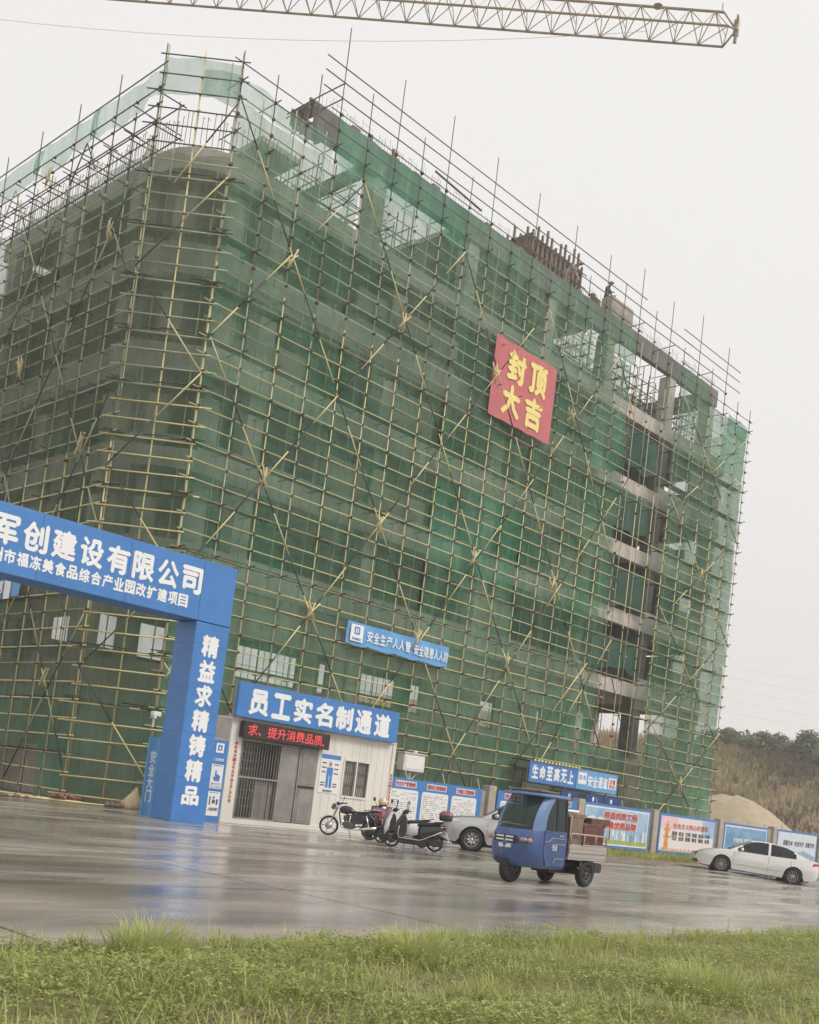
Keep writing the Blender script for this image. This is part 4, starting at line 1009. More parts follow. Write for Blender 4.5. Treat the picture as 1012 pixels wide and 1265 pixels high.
# ------------------------------------------------------------------ white hut
def hut():
    HX0, HX1, HY, HD, HZ = 19.3, 26.15, 27.4, 2.4, 3.22
    t = thing('gate_hut', 'white cabin with steel gate door under a blue signboard', 'hut', ((HX0 + HX1) / 2, HY + 1, 0))
    b = MB(); DX0, DX1 = 19.72, 22.78
    # front wall round the doorway and the window, ribbed sheet
    def ribs(x0, x1, z0, z1):
        x = x0; k = 0
        while x < x1 - 1e-4:
            e = min(x + 0.16, x1); d = 0.014 if k % 2 else 0.022
            b.quad((x, HY - d, z0), (e, HY - d, z0), (e, HY - d, z1), (x, HY - d, z1))
            if e < x1: b.quad((e, HY - d, z0), (e, HY - (0.036 - d), z0), (e, HY - (0.036 - d), z1), (e, HY - d, z1))
            x = e; k += 1
    ribs(HX0, DX0, 0.15, HZ); ribs(DX0, DX1, 2.62, HZ); ribs(DX1, 23.9, 0.15, HZ); ribs(23.9, 25.06, 0.15, 1.17); ribs(23.9, 25.06, 2.44, HZ); ribs(25.06, HX1 - 0.12, 0.15, HZ)
    b.quad((HX0, HY + HD, 0), (HX0, HY, 0), (HX0, HY, HZ), (HX0, HY + HD, HZ)); b.quad((HX1, HY, 0), (HX1, HY + HD, 0), (HX1, HY + HD, HZ), (HX1, HY, HZ))
    b.quad((HX1, HY + HD, 0), (HX0, HY + HD, 0), (HX0, HY + HD, HZ), (HX1, HY + HD, HZ)); b.quad((HX0, HY, HZ), (HX1, HY, HZ), (HX1, HY + HD, HZ), (HX0, HY + HD, HZ))
    b.build('wall', 'white_paint', t)
    b = MB(); b.box(HX0 - 0.03, HX1 + 0.03, HY - 0.05, HY + 0.1, 0.0, 0.148); b.box(HX1 - 0.117, HX1 + 0.03, HY - 0.045, HY + 0.1, 0.151, HZ + 0.05); b.box(HX0 - 0.03, HX0 + 0.33, HY - 0.045, HY - 0.024, 0.151, HZ + 0.05)
    b.box(HX0, HX1, HY - 0.06, HY - 0.026, HZ - 0.03, HZ + 0.03); b.build('frame', 'white_paint', t)
    b = MB()
    for i, ch in enumerate('集装箱房13959827308'): letters(b, ch, (HX0 + 0.22, HY - 0.046, 2.42 - 0.125 * i), XR, ZU, 0.10, 0.10, 0.02)
    for i, ch in enumerate('集装箱13959827308'): letters(b, ch, (HX1 - 0.05, HY - 0.046, 2.1 - 0.12 * i), XR, ZU, 0.09, 0.09, 0.02)
    b.build('phone_lettering', 'ink_red', t)
    sb = MB(); sb.box(19.22, 25.95, HY - 0.26, HY - 0.12, 3.22, 4.27, ch=0.01); s = sb.build('signboard', 'sign_blue', t)
    b = MB()
    for i, ch in enumerate('员工实名制通道'): letters(b, ch, (20.0 + 0.865 * i, HY - 0.26, 3.73), XR, ZU, 0.68, 0.72, 0.045)
    b.build('lettering', 'white', s)
    b = MB(); b.box(19.22, 25.95, HY - 0.118, HY - 0.03, 3.225, 4.2); b.build('sign_frame', 'gate_steel', t)
    lb = MB(); lb.box(19.55, 22.95, HY - 0.30, HY - 0.063, 2.62, 3.12, ch=0.012); l = lb.build('led_display', 'led_back', t)
    b = MB(); letters(b, '求、提升消费品质,', (21.2, HY - 0.30, 2.87), XR, ZU, 3.0, 0.34, 0.012); b.build('display_text', 'led', l)
    # doorway: dark room, barred left leaf, folding sheet leaf at the right
    b = MB(); b.quad((DX0, HY + 1.6, 0.1), (DX1, HY + 1.6, 0.1), (DX1, HY + 1.6, 2.7), (DX0, HY + 1.6, 2.7)); b.quad((DX0, HY + 0.01, 0.16), (DX1, HY + 0.01, 0.16), (DX1, HY + 1.6, 0.16), (DX0, HY + 1.6, 0.16))
    b.quad((DX1, HY, 0.1), (DX1, HY + 1.6, 0.1), (DX1, HY + 1.6, 2.7), (DX1, HY, 2.7)); b.quad((DX0, HY, 0.1), (DX0, HY + 1.6, 0.1), (DX0, HY + 1.6, 2.7), (DX0, HY, 2.7)); b.quad((DX0, HY + .02, 2.63), (DX1, HY + .02, 2.63), (DX1, HY + 1.6, 2.63), (DX0, HY + 1.6, 2.63))
    b.build('inner_room', 'concrete', t)
    d = MB()
    for x in (DX0, 21.25, 22.02, DX1 - 0.05): d.box(x, x + 0.06, HY - 0.02, HY + 0.06, 0.15, 2.6)
    d.box(DX0 + .063, DX1 - .053, HY - 0.02, HY + 0.06, 2.54, 2.6); d.box(DX0 + 0.063, 21.247, HY - .02, HY + .05, 0.153, 0.2); d.box(DX0 + 0.063, 21.247, HY - .02, HY + .05, 1.40, 1.46)
    dr = d.build('door_frame', 'gate_steel', t)
    d = MB()
    for x in frange(DX0 + 0.12, 21.2, 0.105): d.bar((x, HY + 0.02, 0.2), (x, HY + 0.02, 2.54), 0.012, 5)
    for z in (0.55, 0.8, 1.05, 1.7, 1.95, 2.2, 2.4): d.bar((DX0 + .06, HY + 0.045, z), (20.45, HY + 0.045, z), 0.01, 4)
    d.build('barred_door', 'gate_steel', t)
    d = MB()
    x = 20.5; k = 0
    while x < 22.0: d.box(x, x + 0.135, HY + 0.12 + 0.03 * (k % 2), HY + 0.15 + 0.03 * (k % 2), 0.17, 1.36 if x < 21.2 else 2.53); x += 0.14; k += 1
    d.box(21.315, 22.015, HY + 0.02, HY + 0.045, 0.17, 2.53); 
    d.build('sheet_panel', 'gate_steel', t)
    d = MB(); d.box(22.085, DX1 - 0.055, HY - 0.03, HY + 0.04, 0.17, 2.53)
    lf = d.build('door_leaf', 'gate_steel', t)
    d = MB()
    for z0, z1 in ((0.24, 1.26), (1.44, 2.46)): d.box(22.15, DX1 - 0.12, HY - 0.042, HY - 0.033, z0, z1, ch=0.004)
    d.build('leaf_panel', 'gate_steel', lf)
    d = MB(); d.box(22.09, DX1 - .06, HY - 0.046, HY - 0.033, 1.30, 1.38); d.build('lock_rail', 'dark', lf)
    # window
    w = MB(); w.box(23.9, 25.06, HY + 0.06, HY + 0.08, 1.17, 2.44); wn = w.build('window', 'gate_steel', t)
    w = MB()
    for (a, c, e, f_) in ((23.9, 25.06, 2.38, 2.46), (23.9, 25.06, 1.15, 1.22)): w.box(a, c, HY - 0.05, HY + 0.055, e, f_)
    for x in (23.88, 24.45, 25.02): w.box(x, x + 0.06, HY - 0.045, HY + 0.05, 1.223, 2.377)
    w.build('window_frame', 'white_paint', wn)
    w = MB()
    for x in frange(23.98, 25.0, 0.085): w.bar((x, HY + 0.0, 1.2), (x, HY + 0.0, 2.4), 0.009, 4)
    for z in (1.6, 2.0): w.box(23.945, 25.015, HY - 0.01, HY + 0.01, z, z + 0.03)
    w.build('window_bars', 'steel_tube', wn)
    w = MB(); w.box(22.9, 23.75, HY - 0.034, HY - 0.026, 1.24, 2.53); ps = w.build('poster', 'paper', t)
    w = MB(); w.box(22.92, 23.73, HY - 0.042, HY - 0.037, 2.36, 2.5); cx = 23.32
    w.box(cx - .13, cx - .02, HY - 0.042, HY - 0.037, 1.42, 1.82); w.box(cx + .02, cx + .12, HY - 0.042, HY - 0.037, 1.42, 1.82); w.box(cx - .13, cx + .13, HY - 0.042, HY - 0.037, 1.823, 2.08)
    w.build('worker_diagram', 'ink_blue', ps)
    w = MB()
    for z in (2.2, 2.05, 1.9, 1.55, 1.47): w.box(22.97, 23.14, HY - .042, HY - .037, z, z + .035); w.box(23.5, 23.67, HY - .042, HY - .037, z - .02, z + .015)
    letters(w, '着装要求', (23.3, HY - .037, 1.31), XR, ZU, .4, .07, .01); w.build('small_print', 'ink', ps)
    w = MB(); w.ball((cx, HY - 0.038, 2.19), (0.075, 0.006, 0.085), 10); w.build('diagram_head', 'skin', ps)
hut()

# ------------------------------------------------------------------ perimeter wall and its boards
WY = 29.8
def wall():
    t = thing('perimeter_wall', 'rendered site wall with tan posts running right from the hut', 'wall', (45, WY, 0))
    b = MB(); b.box(27.9, 34.0, WY + 0.03, WY + 0.22, -0.1, 2.1); b.box(34.5, 84, WY + 0.03, WY + 0.22, -0.1, 2.17); b.build('wall_panel', 'brick', t)
    for x in (27.6, 34.0, 40.3, 46.65, 53.25, 59.6, 65.9, 72.2, 78.5):
        b = MB(); b.box(x, x + 0.46, WY - 0.12, WY + 0.3, -0.1, 2.34, ch=0.02); b.build('post', 'post', t)
    rnd = random.Random(12); b = MB()
    for x in frange(29.4, 80, 2.1):
        a = rnd.uniform(0.3, 0.5); b.bar((x, WY + 0.1, 2.1), (x - 0.26, WY + 0.05, 2.1 + a), 0.022, 5)
    b.build('wire_bracket', 'white_paint', t)
wall()

def board(name, x0, x1, z0, z1, face, label, frame='sign_blue', cat='billboard', y=WY - 0.05, border=0.12):
    t = thing(name, label, cat, ((x0 + x1) / 2, y, z0))
    b = MB(); b.box(x0, x1, y - 0.03, y + 0.07, z0, z1, ch=0.008); b.build('board', frame, t)
    if face:
        b = MB(); b.box(x0 + border, x1 - border, y - 0.036, y - 0.033, z0 + border, z1 - border); b.build('printed_face', face, t)
    return t

def papers(t, x0, x1, z0, z1, heads, y=WY - 0.05):
    """white rounded sheets with red headings and rows of small print"""
    rnd = random.Random(int(x0 * 10)); n = len(heads); w = (x1 - x0) / n; ik = MB()
    for i, h in enumerate(heads):
        wp = MB(); rd = MB(); bl = MB()
        a, c = x0 + w * i + 0.10, x0 + w * (i + 1) - 0.10; r = 0.1
        pts = []
        for (cx, cz, s) in ((a + r, z0 + r, math.pi), (c - r, z0 + r, 1.5 * math.pi), (c - r, z1 - .42 - r, 0), (a + r, z1 - .42 - r, .5 * math.pi)):
            pts += [(cx + r * math.cos(s + k * math.pi / 6), cz + r * math.sin(s + k * math.pi / 6)) for k in range(4)]
        wp.prism(pts, y - 0.038, y - 0.0345)
        bl.box(a + 0.15 * (c - a), c - .1 * (c - a), y - 0.038, y - 0.0345, z1 - 0.33, z1 - 0.09)
        letters(rd, h, (lerp(a, c, 0.52), y - 0.038, z1 - 0.21), XR, ZU, (c - a) * 0.7, 0.17, 0.04)
        wp.build('notice_sheet', 'paper', t); bl.build('heading_strip', 'pale_print', t); rd.build('heading', 'ink_red', t)
        z = z1 - 0.56
        while z > z0 + 0.1:
            x = a + 0.08
            while x < c - 0.2:
                l = rnd.uniform(0.05, 0.3); 
                if rnd.random() < 0.8: ik.box(x, min(x + l, c - .08), y - 0.041, y - 0.039, z, z + rnd.uniform(0.012, 0.022))
                x += l + rnd.uniform(0.03, 0.12)
            z -= 0.075
    ik.build('small_print', 'ink', t)

def boards():
    y = WY - 0.05
    t = board('notice_board', 28.25, 33.6, 0.22, 2.14, None, 'long blue notice board with three white sheets right of the hut', cat='notice board')
    papers(t, 28.3, 33.4, 0.3, 2.14, ['安全生产管理制度', '消防保卫管理制度', '文明施工管理制度'])
    t = board('notice_board', 34.6, 40.2, 0.25, 2.2, None, 'blue notice board with white sheets partly hidden behind the tricycle', cat='notice board')
    papers(t, 34.7, 40.0, 0.3, 2.2, ['质量管理', '环境保护', '岗位职责'])
    # skyline poster
    x0, x1 = 40.75, 46.35; t = board('billboard', x0, x1, 0.22, 2.24, 'paper', 'billboard with red slogan over a white city skyline behind the tricycle')
    b = MB(); b.box(x0 + .2, x1 - .2, y - 0.042, y - 0.038, 0.62, 2.04); b.build('sky_print', 'sky_print', t)
    b = MB(); b.box(x0 + .2, x1 - .2, y - 0.0435, y - 0.038, 0.42, 0.617); b.build('lawn_print', 'grass_print', t)
    rnd = random.Random(8); b = MB(); c = MB()
    for i in range(44):
        x = rnd.uniform(x0 + .3, x1 - .4); h = rnd.uniform(0.12, 0.6); w = rnd.uniform(0.05, 0.16)
        (b if rnd.random() < .6 else c).box(x, x + w, y - 0.0465 - 0.0005 * (i % 6), y - 0.043, 0.6, 0.62 + h)
    for i in range(16): b.ball((rnd.uniform(x0 + .4, x0 + 3.0), y - 0.044, rnd.uniform(1.1, 1.62)), (rnd.uniform(.2, .4), 0.003 + .0002 * i, rnd.uniform(.09, .2)), 10)
    b.build('white_skyline', 'paper', t); c.build('blue_skyline', 'city_print', t)
    b = MB(); w = MB()
    for s, z, xc in (('缔造优质工程', 1.76, 43.75), ('创建优质品牌', 1.30, 43.7)):
        letters(w, s, (xc, y - 0.052, z), XR, ZU, 2.95, 0.40, 0.085); letters(b, s, (xc, y - 0.062, z), XR, ZU, 2.85, 0.34, 0.035)
    w.build('lettering_outline', 'paper', t); b.build('lettering', 'ink_red', t)
    # values poster with ornamental column
    x0, x1 = 47.25, 52.85; t = board('billboard', x0, x1, 0.22, 2.22, 'cream_print', 'pale pink billboard with orange ornamental column and rows of black words')
    b = MB(); b.box(x1 - 1.4, x1 - .125, y - 0.039, y - 0.037, 1.2, 2.09); b.build('blue_tint', 'sky_print', t)
    b = MB(); b.box(x0 + .125, x0 + 1.7, y - 0.039, y - 0.037, 1.45, 2.09); b.build('pink_tint', 'pink', t)
    b = MB(); cx = x0 + 0.75
    for (w_, z0, z1) in ((.2, .42, .75), (.14, .753, 1.0), (.3, 1.003, 1.1), (.16, 1.103, 1.35), (.26, 1.353, 1.5), (.1, 1.503, 1.62), (.16, 1.623, 1.68), (.05, 1.683, 1.85)): b.box(cx - w_, cx + w_, y - 0.044, y - 0.0395, z0, z1, ch=.002)
    b.poly([(cx + .25, y - .042, 1.05), (cx + .8, y - .042, 1.12), (cx + .95, y - .042, 1.22), (cx + .6, y - .042, 1.2)])
    for i in range(26): xx = x0 + .2 + i * .2; b.box(xx, xx + .12, y - 0.043, y - 0.0395, 0.36, 0.40 + 0.10 * abs(math.sin(i * 1.7)))
    b.build('orange_column', 'orange_print', t)
    b = MB(); letters(b, '社会主义核心价值观', (50.3, y - 0.0395, 1.66), XR, ZU, 3.5, 0.27, 0.02); letters(b, '大美中国', (51.2, y - 0.0395, .42), XR, ZU, 1.3, .15, .03); b.build('heading', 'ink_red', t)
    b = MB()
    for r, row in enumerate((('富强', '民主', '文明', '和谐', '自由', '平等'), ('公正', '法治', '爱国', '敬业', '诚信', '友善'))):
        for i, wd in enumerate(row): letters(b, wd, (48.75 + i * 0.66, y - 0.0395, 1.27 - 0.25 * r), XR, ZU, 0.48, 0.20, 0.045)
    b.build('lettering', 'ink', t)
    x0, x1 = 53.8, 58.95; t = board('billboard', x0, x1, 0.22, 2.2, 'paper', 'deep blue billboard with clouds above the roof of the white sedan')
    b = MB(); b.box(x0 + .2, x1 - .2, y - 0.042, y - 0.038, .42, 2.0); b.build('sky_print', 'sky_print2', t)
    b = MB(); letters(b, '天道酬勤 厚德载物', (56.1, y - 0.042, 1.3), XR, ZU, 2.4, 0.24, 0.03); b.build('lettering', 'paper', t)
    b = MB(); b.box(x0 + .2, x1 - .2, y - 0.046, y - 0.043, .42, .8); b.build('hill_print', 'city_print', t)
    x0, x1 = 60.15, 65.6; t = board('billboard', x0, x1, 0.22, 2.24, 'pale_print', 'pale billboard with three groups of black brush lettering behind the sedan boot')
    b = MB()
    for i, s in enumerate(('质量为本', '安全为天', '信誉为先')): letters(b, s, (61.6 + 1.5 * i, y - 0.036, 1.5), (1, 0, 0), (0.18, 0, 1), 1.25, 0.30, 0.035)
    b.build('lettering', 'ink', t)
    b = MB(); b.poly([(x0 + .15, y - .04, .4), (x1 - .15, y - .04, .4), (x1 - .15, y - .04, .8), (x0 + 3.6, y - .04, 1.12), (x0 + 2.2, y - .04, .85)]); b.build('mountain_print', 'city_print', t)
    board('billboard', 66.5, 71.9, 0.22, 2.22, 'sky_print', 'blue billboard at the far right end of the wall')
    # safety passage signs behind the wall
    t = thing('passage_canopy', 'blue safety passage canopy behind the wall with two lettered signs', 'canopy', (41, 31.0, 0))
    b = MB()
    for x in (37.4, 41.0, 44.6):
        for yy in (30.6, 31.3): b.bar((x, yy, 0), (x, yy, 3.6), 0.04, 6)
    b.bar((37.3, 30.62, 2.62), (44.8, 30.62, 2.62), 0.03); b.build('frame', 'steel_tube', t)
    b = MB(); b.box(37.3, 44.7, 30.6, 31.45, 3.74, 3.80); b.build('roof_board', 'plank', t)
    b = MB(); 
    for i in range(28):
        if i % 2: b.box(37.5 + i * .127, 37.5 + (i + 1) * .127, 30.42, 30.45, 3.74, 3.82)
    b.build('warning_strip', 'yellow_ink', t)
    b = MB(); b.box(37.45, 40.93, 30.5, 30.55, 2.80, 3.73); s1 = b.build('signboard', 'sign_blue', t)
    b = MB()
    for i, ch in enumerate('生命至高无上'): letters(b, ch, (37.85 + .53 * i, 30.5, 3.28), XR, ZU, .42, .58, .04)
    b.build('lettering', 'white', s1)
    b = MB(); b.box(40.97, 44.3, 30.5, 30.55, 2.80, 3.73); s2 = b.build('signboard', 'banner_blue', t)
    b = MB(); b.box(41.1, 41.75, 30.49, 30.498, 3.05, 3.6); b.box(43.55, 44.2, 30.49, 30.498, 3.0, 3.55)
    for i, ch in enumerate('安全通道'): letters(b, ch, (42.05 + .41 * i, 30.5, 3.25), XR, ZU, .36, .5, .04)
    b.build('lettering', 'white', s2)
    b = MB(); logo(b, (41.27, 30.49, 3.32), XR, ZU, .4, None, 0, 0.004); logo(b, (41.58, 30.49, 3.32), XR, ZU, .4, None, 0, 0.004); b.build('emblem', 'ink_blue', s2)
    b = MB(); letters(b, '注意', (43.87, 30.49, 3.38), XR, ZU, .5, .22, .03); letters(b, '安全', (43.87, 30.49, 3.14), XR, ZU, .5, .2, .03); b.build('warning_print', 'ink_red', s2)
    for i, x in enumerate((40.0, 41.9, 43.4)):
        b = MB(); b.box(x, x + 1.35, 30.55, 30.58, 2.0, 2.66); fl = b.build('blue_panel', 'deep_blue', t)
        b = MB(); b.ball((x + .62, 30.545, 2.42), (.09, .006, .12), 10); b.build('emblem', 'white', fl)
    b = MB(); b.box(38.0, 39.9, 31.2, 31.26, 2.1, 2.75); b.build('white_panel', 'white_paint', t)
    # electric box on a post
    t = thing('electric_box', 'white electric distribution box on a post above the notice board', 'electric box', (29.8, 30.3, 0))
    b = MB(); b.box(29.2, 30.35, 30.0, 30.4, 2.45, 3.13, ch=0.02); bx = b.build('box_body', 'white_paint', t)
    b = MB(); b.box(29.3, 30.27, 29.985, 29.998, 2.55, 3.04, ch=.004); b.box(29.7, 29.86, 29.97, 29.983, 2.97, 3.0); b.build('door', 'paper', bx)
    b = MB(); b.box(29.14, 30.41, 29.96, 30.44, 3.133, 3.17); b.ball((29.86, 30.1, 3.22), (.08, .08, .07), 8); b.build('rain_hood', 'white_paint', bx)
    b = MB(); b.bar((29.8, 30.25, 0), (29.8, 30.25, 2.45), 0.06, 8); b.bar((29.85, 30.2, 2.1), (30.2, 30.2, 2.44), 0.025); b.build('post', 'white_paint', t)
    # banners on the scaffold
    Yb = PY - 0.17
    t = thing('banner', 'long light blue banner with white safety slogan tied to the scaffold', 'banner', (29.5, Yb, 6.95))
    b = MB(); o = b; nx, nz = 24, 4
    def cloth(b, x0, x1, z0, z1, y, amp=0.02):
        n = len(b.v); nx, nz = 28, 8
        for j in range(nz + 1):
            for i in range(nx + 1):
                u, v = i / nx, j / nz; b.v.append((lerp(x0, x1, u), y + amp * math.sin(u * 21 + v * 4) * (0.4 + v) , lerp(z0, z1, v) - (0.03 * math.sin(u * math.pi * 4) ** 2 if j == 0 else 0)))
        for j in range(nz):
            for i in range(nx): b.f.append((n + j * (nx + 1) + i, n + j * (nx + 1) + i + 1, n + (j + 1) * (nx + 1) + i + 1, n + (j + 1) * (nx + 1) + i)); b.m.append(0)
    cloth(b, 26.7, 32.33, 6.98, 7.84, Yb); cl = b.build('cloth', 'banner_blue', t, True)
    b = MB(); b.box(26.86, 27.5, Yb - 0.05, Yb - 0.045, 7.1, 7.74)
    for i, ch in enumerate('安全生产人人管'): letters(b, ch, (27.86 + .345 * i, Yb - 0.045, 7.42), XR, ZU, .29, .42, .02)
    for i, ch in enumerate('安全隐患人人防'): letters(b, ch, (30.42 + .29 * i, Yb - 0.045, 7.4), XR, ZU, .25, .42, .02)
    b.build('lettering', 'white', cl)
    b = MB(); logo(b, (27.18, Yb - 0.052, 7.45), XR, ZU, .62, None, 0, .003); letters(b, '军创建设', (27.18, Yb - .052, 7.2), XR, ZU, .46, .1, .01); b.build('emblem', 'ink_blue', cl)
    t = thing('red_poster', 'square red poster with four large yellow characters high on the scaffold', 'poster', (35.2, Yb, 18.2))
    b = MB(); cloth(b, 33.05, 37.3, 18.2, 21.72, Yb + 0.06, 0.012); cl = b.build('cloth', 'red_cloth', t, True)
    b = MB()
    for ch, x, z in (('封', 34.55, 20.75), ('顶', 36.05, 20.72), ('大', 34.4, 19.2), ('吉', 35.95, 19.15)): letters(b, ch, (x, Yb + 0.04, z), XR, ZU, 1.12, 1.3, .05)
    b.build('lettering', 'yellow_ink', cl)
    Yl = LX - 0.16
    t = thing('banner', 'light blue banner tied to the left scaffold above the gate opening', 'banner', (Yl, 40, 6.95))
    b = MB(); n = 14
    for j in range(3):
        for i in range(n + 1): b.v.append((Yl + 0.02 * math.sin(i * 1.3 + j), lerp(44.2, 38.35, i / n), lerp(6.95, 7.62, j / 2)))
    b.f = [(j * (n + 1) + i, j * (n + 1) + i + 1, (j + 1) * (n + 1) + i + 1, (j + 1) * (n + 1) + i) for j in range(2) for i in range(n)]; b.m = [0] * len(b.f)
    cl = b.build('cloth', 'banner_blue', t, True)
    b = MB()
    for i, ch in enumerate('质量第一安全第一'): letters(b, ch, (Yl - .035, 43.6 - .62 * i, 7.33), (0, -1, 0), ZU, .5, .46, .04)
    b.build('lettering', 'white', cl)
boards()

def site_litter():
    rnd = random.Random(17)
    b = MB()
    pts = []
    for i in range(10): a = i * 0.7; pts.append((16.9 + .45 * math.cos(a) + .1 * rnd.random(), 32.6 + .5 * math.sin(a * 1.3), .06 + .05 * (i % 3)))
    for k in range(7): b.tube([(x + rnd.uniform(-.15, .15), y + rnd.uniform(-.15, .15), z + rnd.uniform(0, .12)) for x, y, z in pts], 0.025, 5)
    tag(b.build('hose_bundle', 'orange_hose', None, True, origin=(16.9, 32.6, 0)), 'tangled faded orange hose bundle at the foot of the left scaffold', 'hose')
    b = MB(); R = []
    for k, (z, r) in enumerate(((0, .30), (.08, .34), (.2, .32), (.34, .24), (.44, .17), (.52, .11), (.72, .02))): R.append([(18.5 + .03 * k + (r + .05 * math.sin(5 * a + k) + rnd.uniform(-.03, .03)) * math.cos(a), 31.2 + r * .7 * math.sin(a), z + rnd.uniform(-.03, .03)) for a in [2 * math.pi * i / 16 for i in range(16)]])
    b.loft(R, 0, True, True); tag(b.build('sack', 'cloth_bag', None, True, origin=(18.55, 31.2, 0)), 'crumpled beige sack tied at the neck beside the corner scaffold', 'sack')
    b = MB()
    for i in range(14): x, y = 18.0 + rnd.uniform(-.35, .3), 31.25 + rnd.uniform(-.2, .2); b.ball((x, y, .07), (rnd.uniform(.06, .14), rnd.uniform(.06, .12), rnd.uniform(.05, .13)), 6, 0, 4)
    tag(b.build('scrap_heap', 'rubble', origin=(18, 31.25, 0)), 'small dark scrap heap left of the beige sack', 'scrap heap')
    b = MB()
    for i in range(60): x, y = 15.8 + rnd.uniform(-1.3, .7), 33.2 + rnd.uniform(-.7, .9); b.ball((x, y, .03), (rnd.uniform(.05, .16), rnd.uniform(.05, .15), rnd.uniform(.03, .09)), 6, 0, 4)
    tag(b.build('rubble_heap', 'rubble', origin=(15.8, 33.2, 0)), 'low strip of broken rubble at the left end of the scaffold foot', 'rubble')
    b = MB()
    for i in range(7): y = 34.0 + .19 * i; b.bar((LX + .45, y, 0), (LX + .4, y + rnd.uniform(-.05, .05), 4.2 + rnd.uniform(-.4, .3)), 0.022, 5)
    tag(b.build('rebar_bundle', 'rebar', origin=(LX + .45, 34.5, 0)), 'row of tall dark reinforcing bars standing inside the left scaffold', 'rebar')
    b = MB(); b.tube([(14.2, 33.9, .05), (15.5, 33.0, .04), (16.6, 32.2, .04), (17.8, 31.6, .03), (18.3, 31.5, .03)], .03, 5); b.tube([(15.2, 33.9, .1), (16.2, 33.0, .06), (17.3, 32.0, .04)], .03, 5)
    tag(b.build('loose_pole', 'pole', origin=(16, 32.8, 0)), 'bent yellow tubes lying along the scaffold foot', 'tube')
site_litter()

# ------------------------------------------------------------------ vehicles (built round their own origin: x forward, y left)
def sect(pts, x): 
    for (a, p), (c, q) in zip(pts[:-1], pts[1:]):
        if a <= x <= c: return lerp(p, q, (x - a) / (c - a) if c > a else 0)
    return pts[0][1] if x < pts[0][0] else pts[-1][1]

def wheel(root, x, y, r, w, spokes=10, side=1, rim_m='alloy', name='wheel', rim_r=0.66, double=False):
    b = MB(); h = w / 2
    b.lathe([(r * rim_r, -h), (r * .90, -h), (r * .985, -h * .72), (r, -h * .3), (r, h * .3), (r * .985, h * .72), (r * .90, h), (r * rim_r, h), (r * rim_r, h * .2), (r * rim_r, -h * .2), (r * rim_r, -h)], 32)
    wh = b.build(name, 'tyre', root, True, origin=None); wh.location = (x, y, r)
    b = MB(); o = side * h * .55
    b.lathe([(r * rim_r, o * .3), (r * rim_r, o * 1.45), (r * rim_r * .94, o * 1.5), (r * rim_r * .90, o * .8), (r * rim_r * .9, o * .1)], 32)
    for k in range(spokes):
        a = 2 * math.pi * k / spokes
        for da in ((-.07, .07) if double else (0,)):
            ca, sa = math.cos(a + da), math.sin(a + da); b.bar((ca * r * .10, o * 1.2, sa * r * .10), (math.cos(a + da * 2.2) * r * rim_r * .93, o * 1.3, math.sin(a + da * 2.2) * r * rim_r * .93), r * .042, 5, 0, r * .05)
    b.lathe([(0.001, o * 1.5), (r * .13, o * 1.45), (r * .15, o * .9)], 14)
    b.build('rim', rim_m, wh, True)
    b = MB(); b.lathe([(0.001, o * .4), (r * rim_r * .88, o * .4)], 20); b.build('brake_disc', 'dark', wh)
    return wh

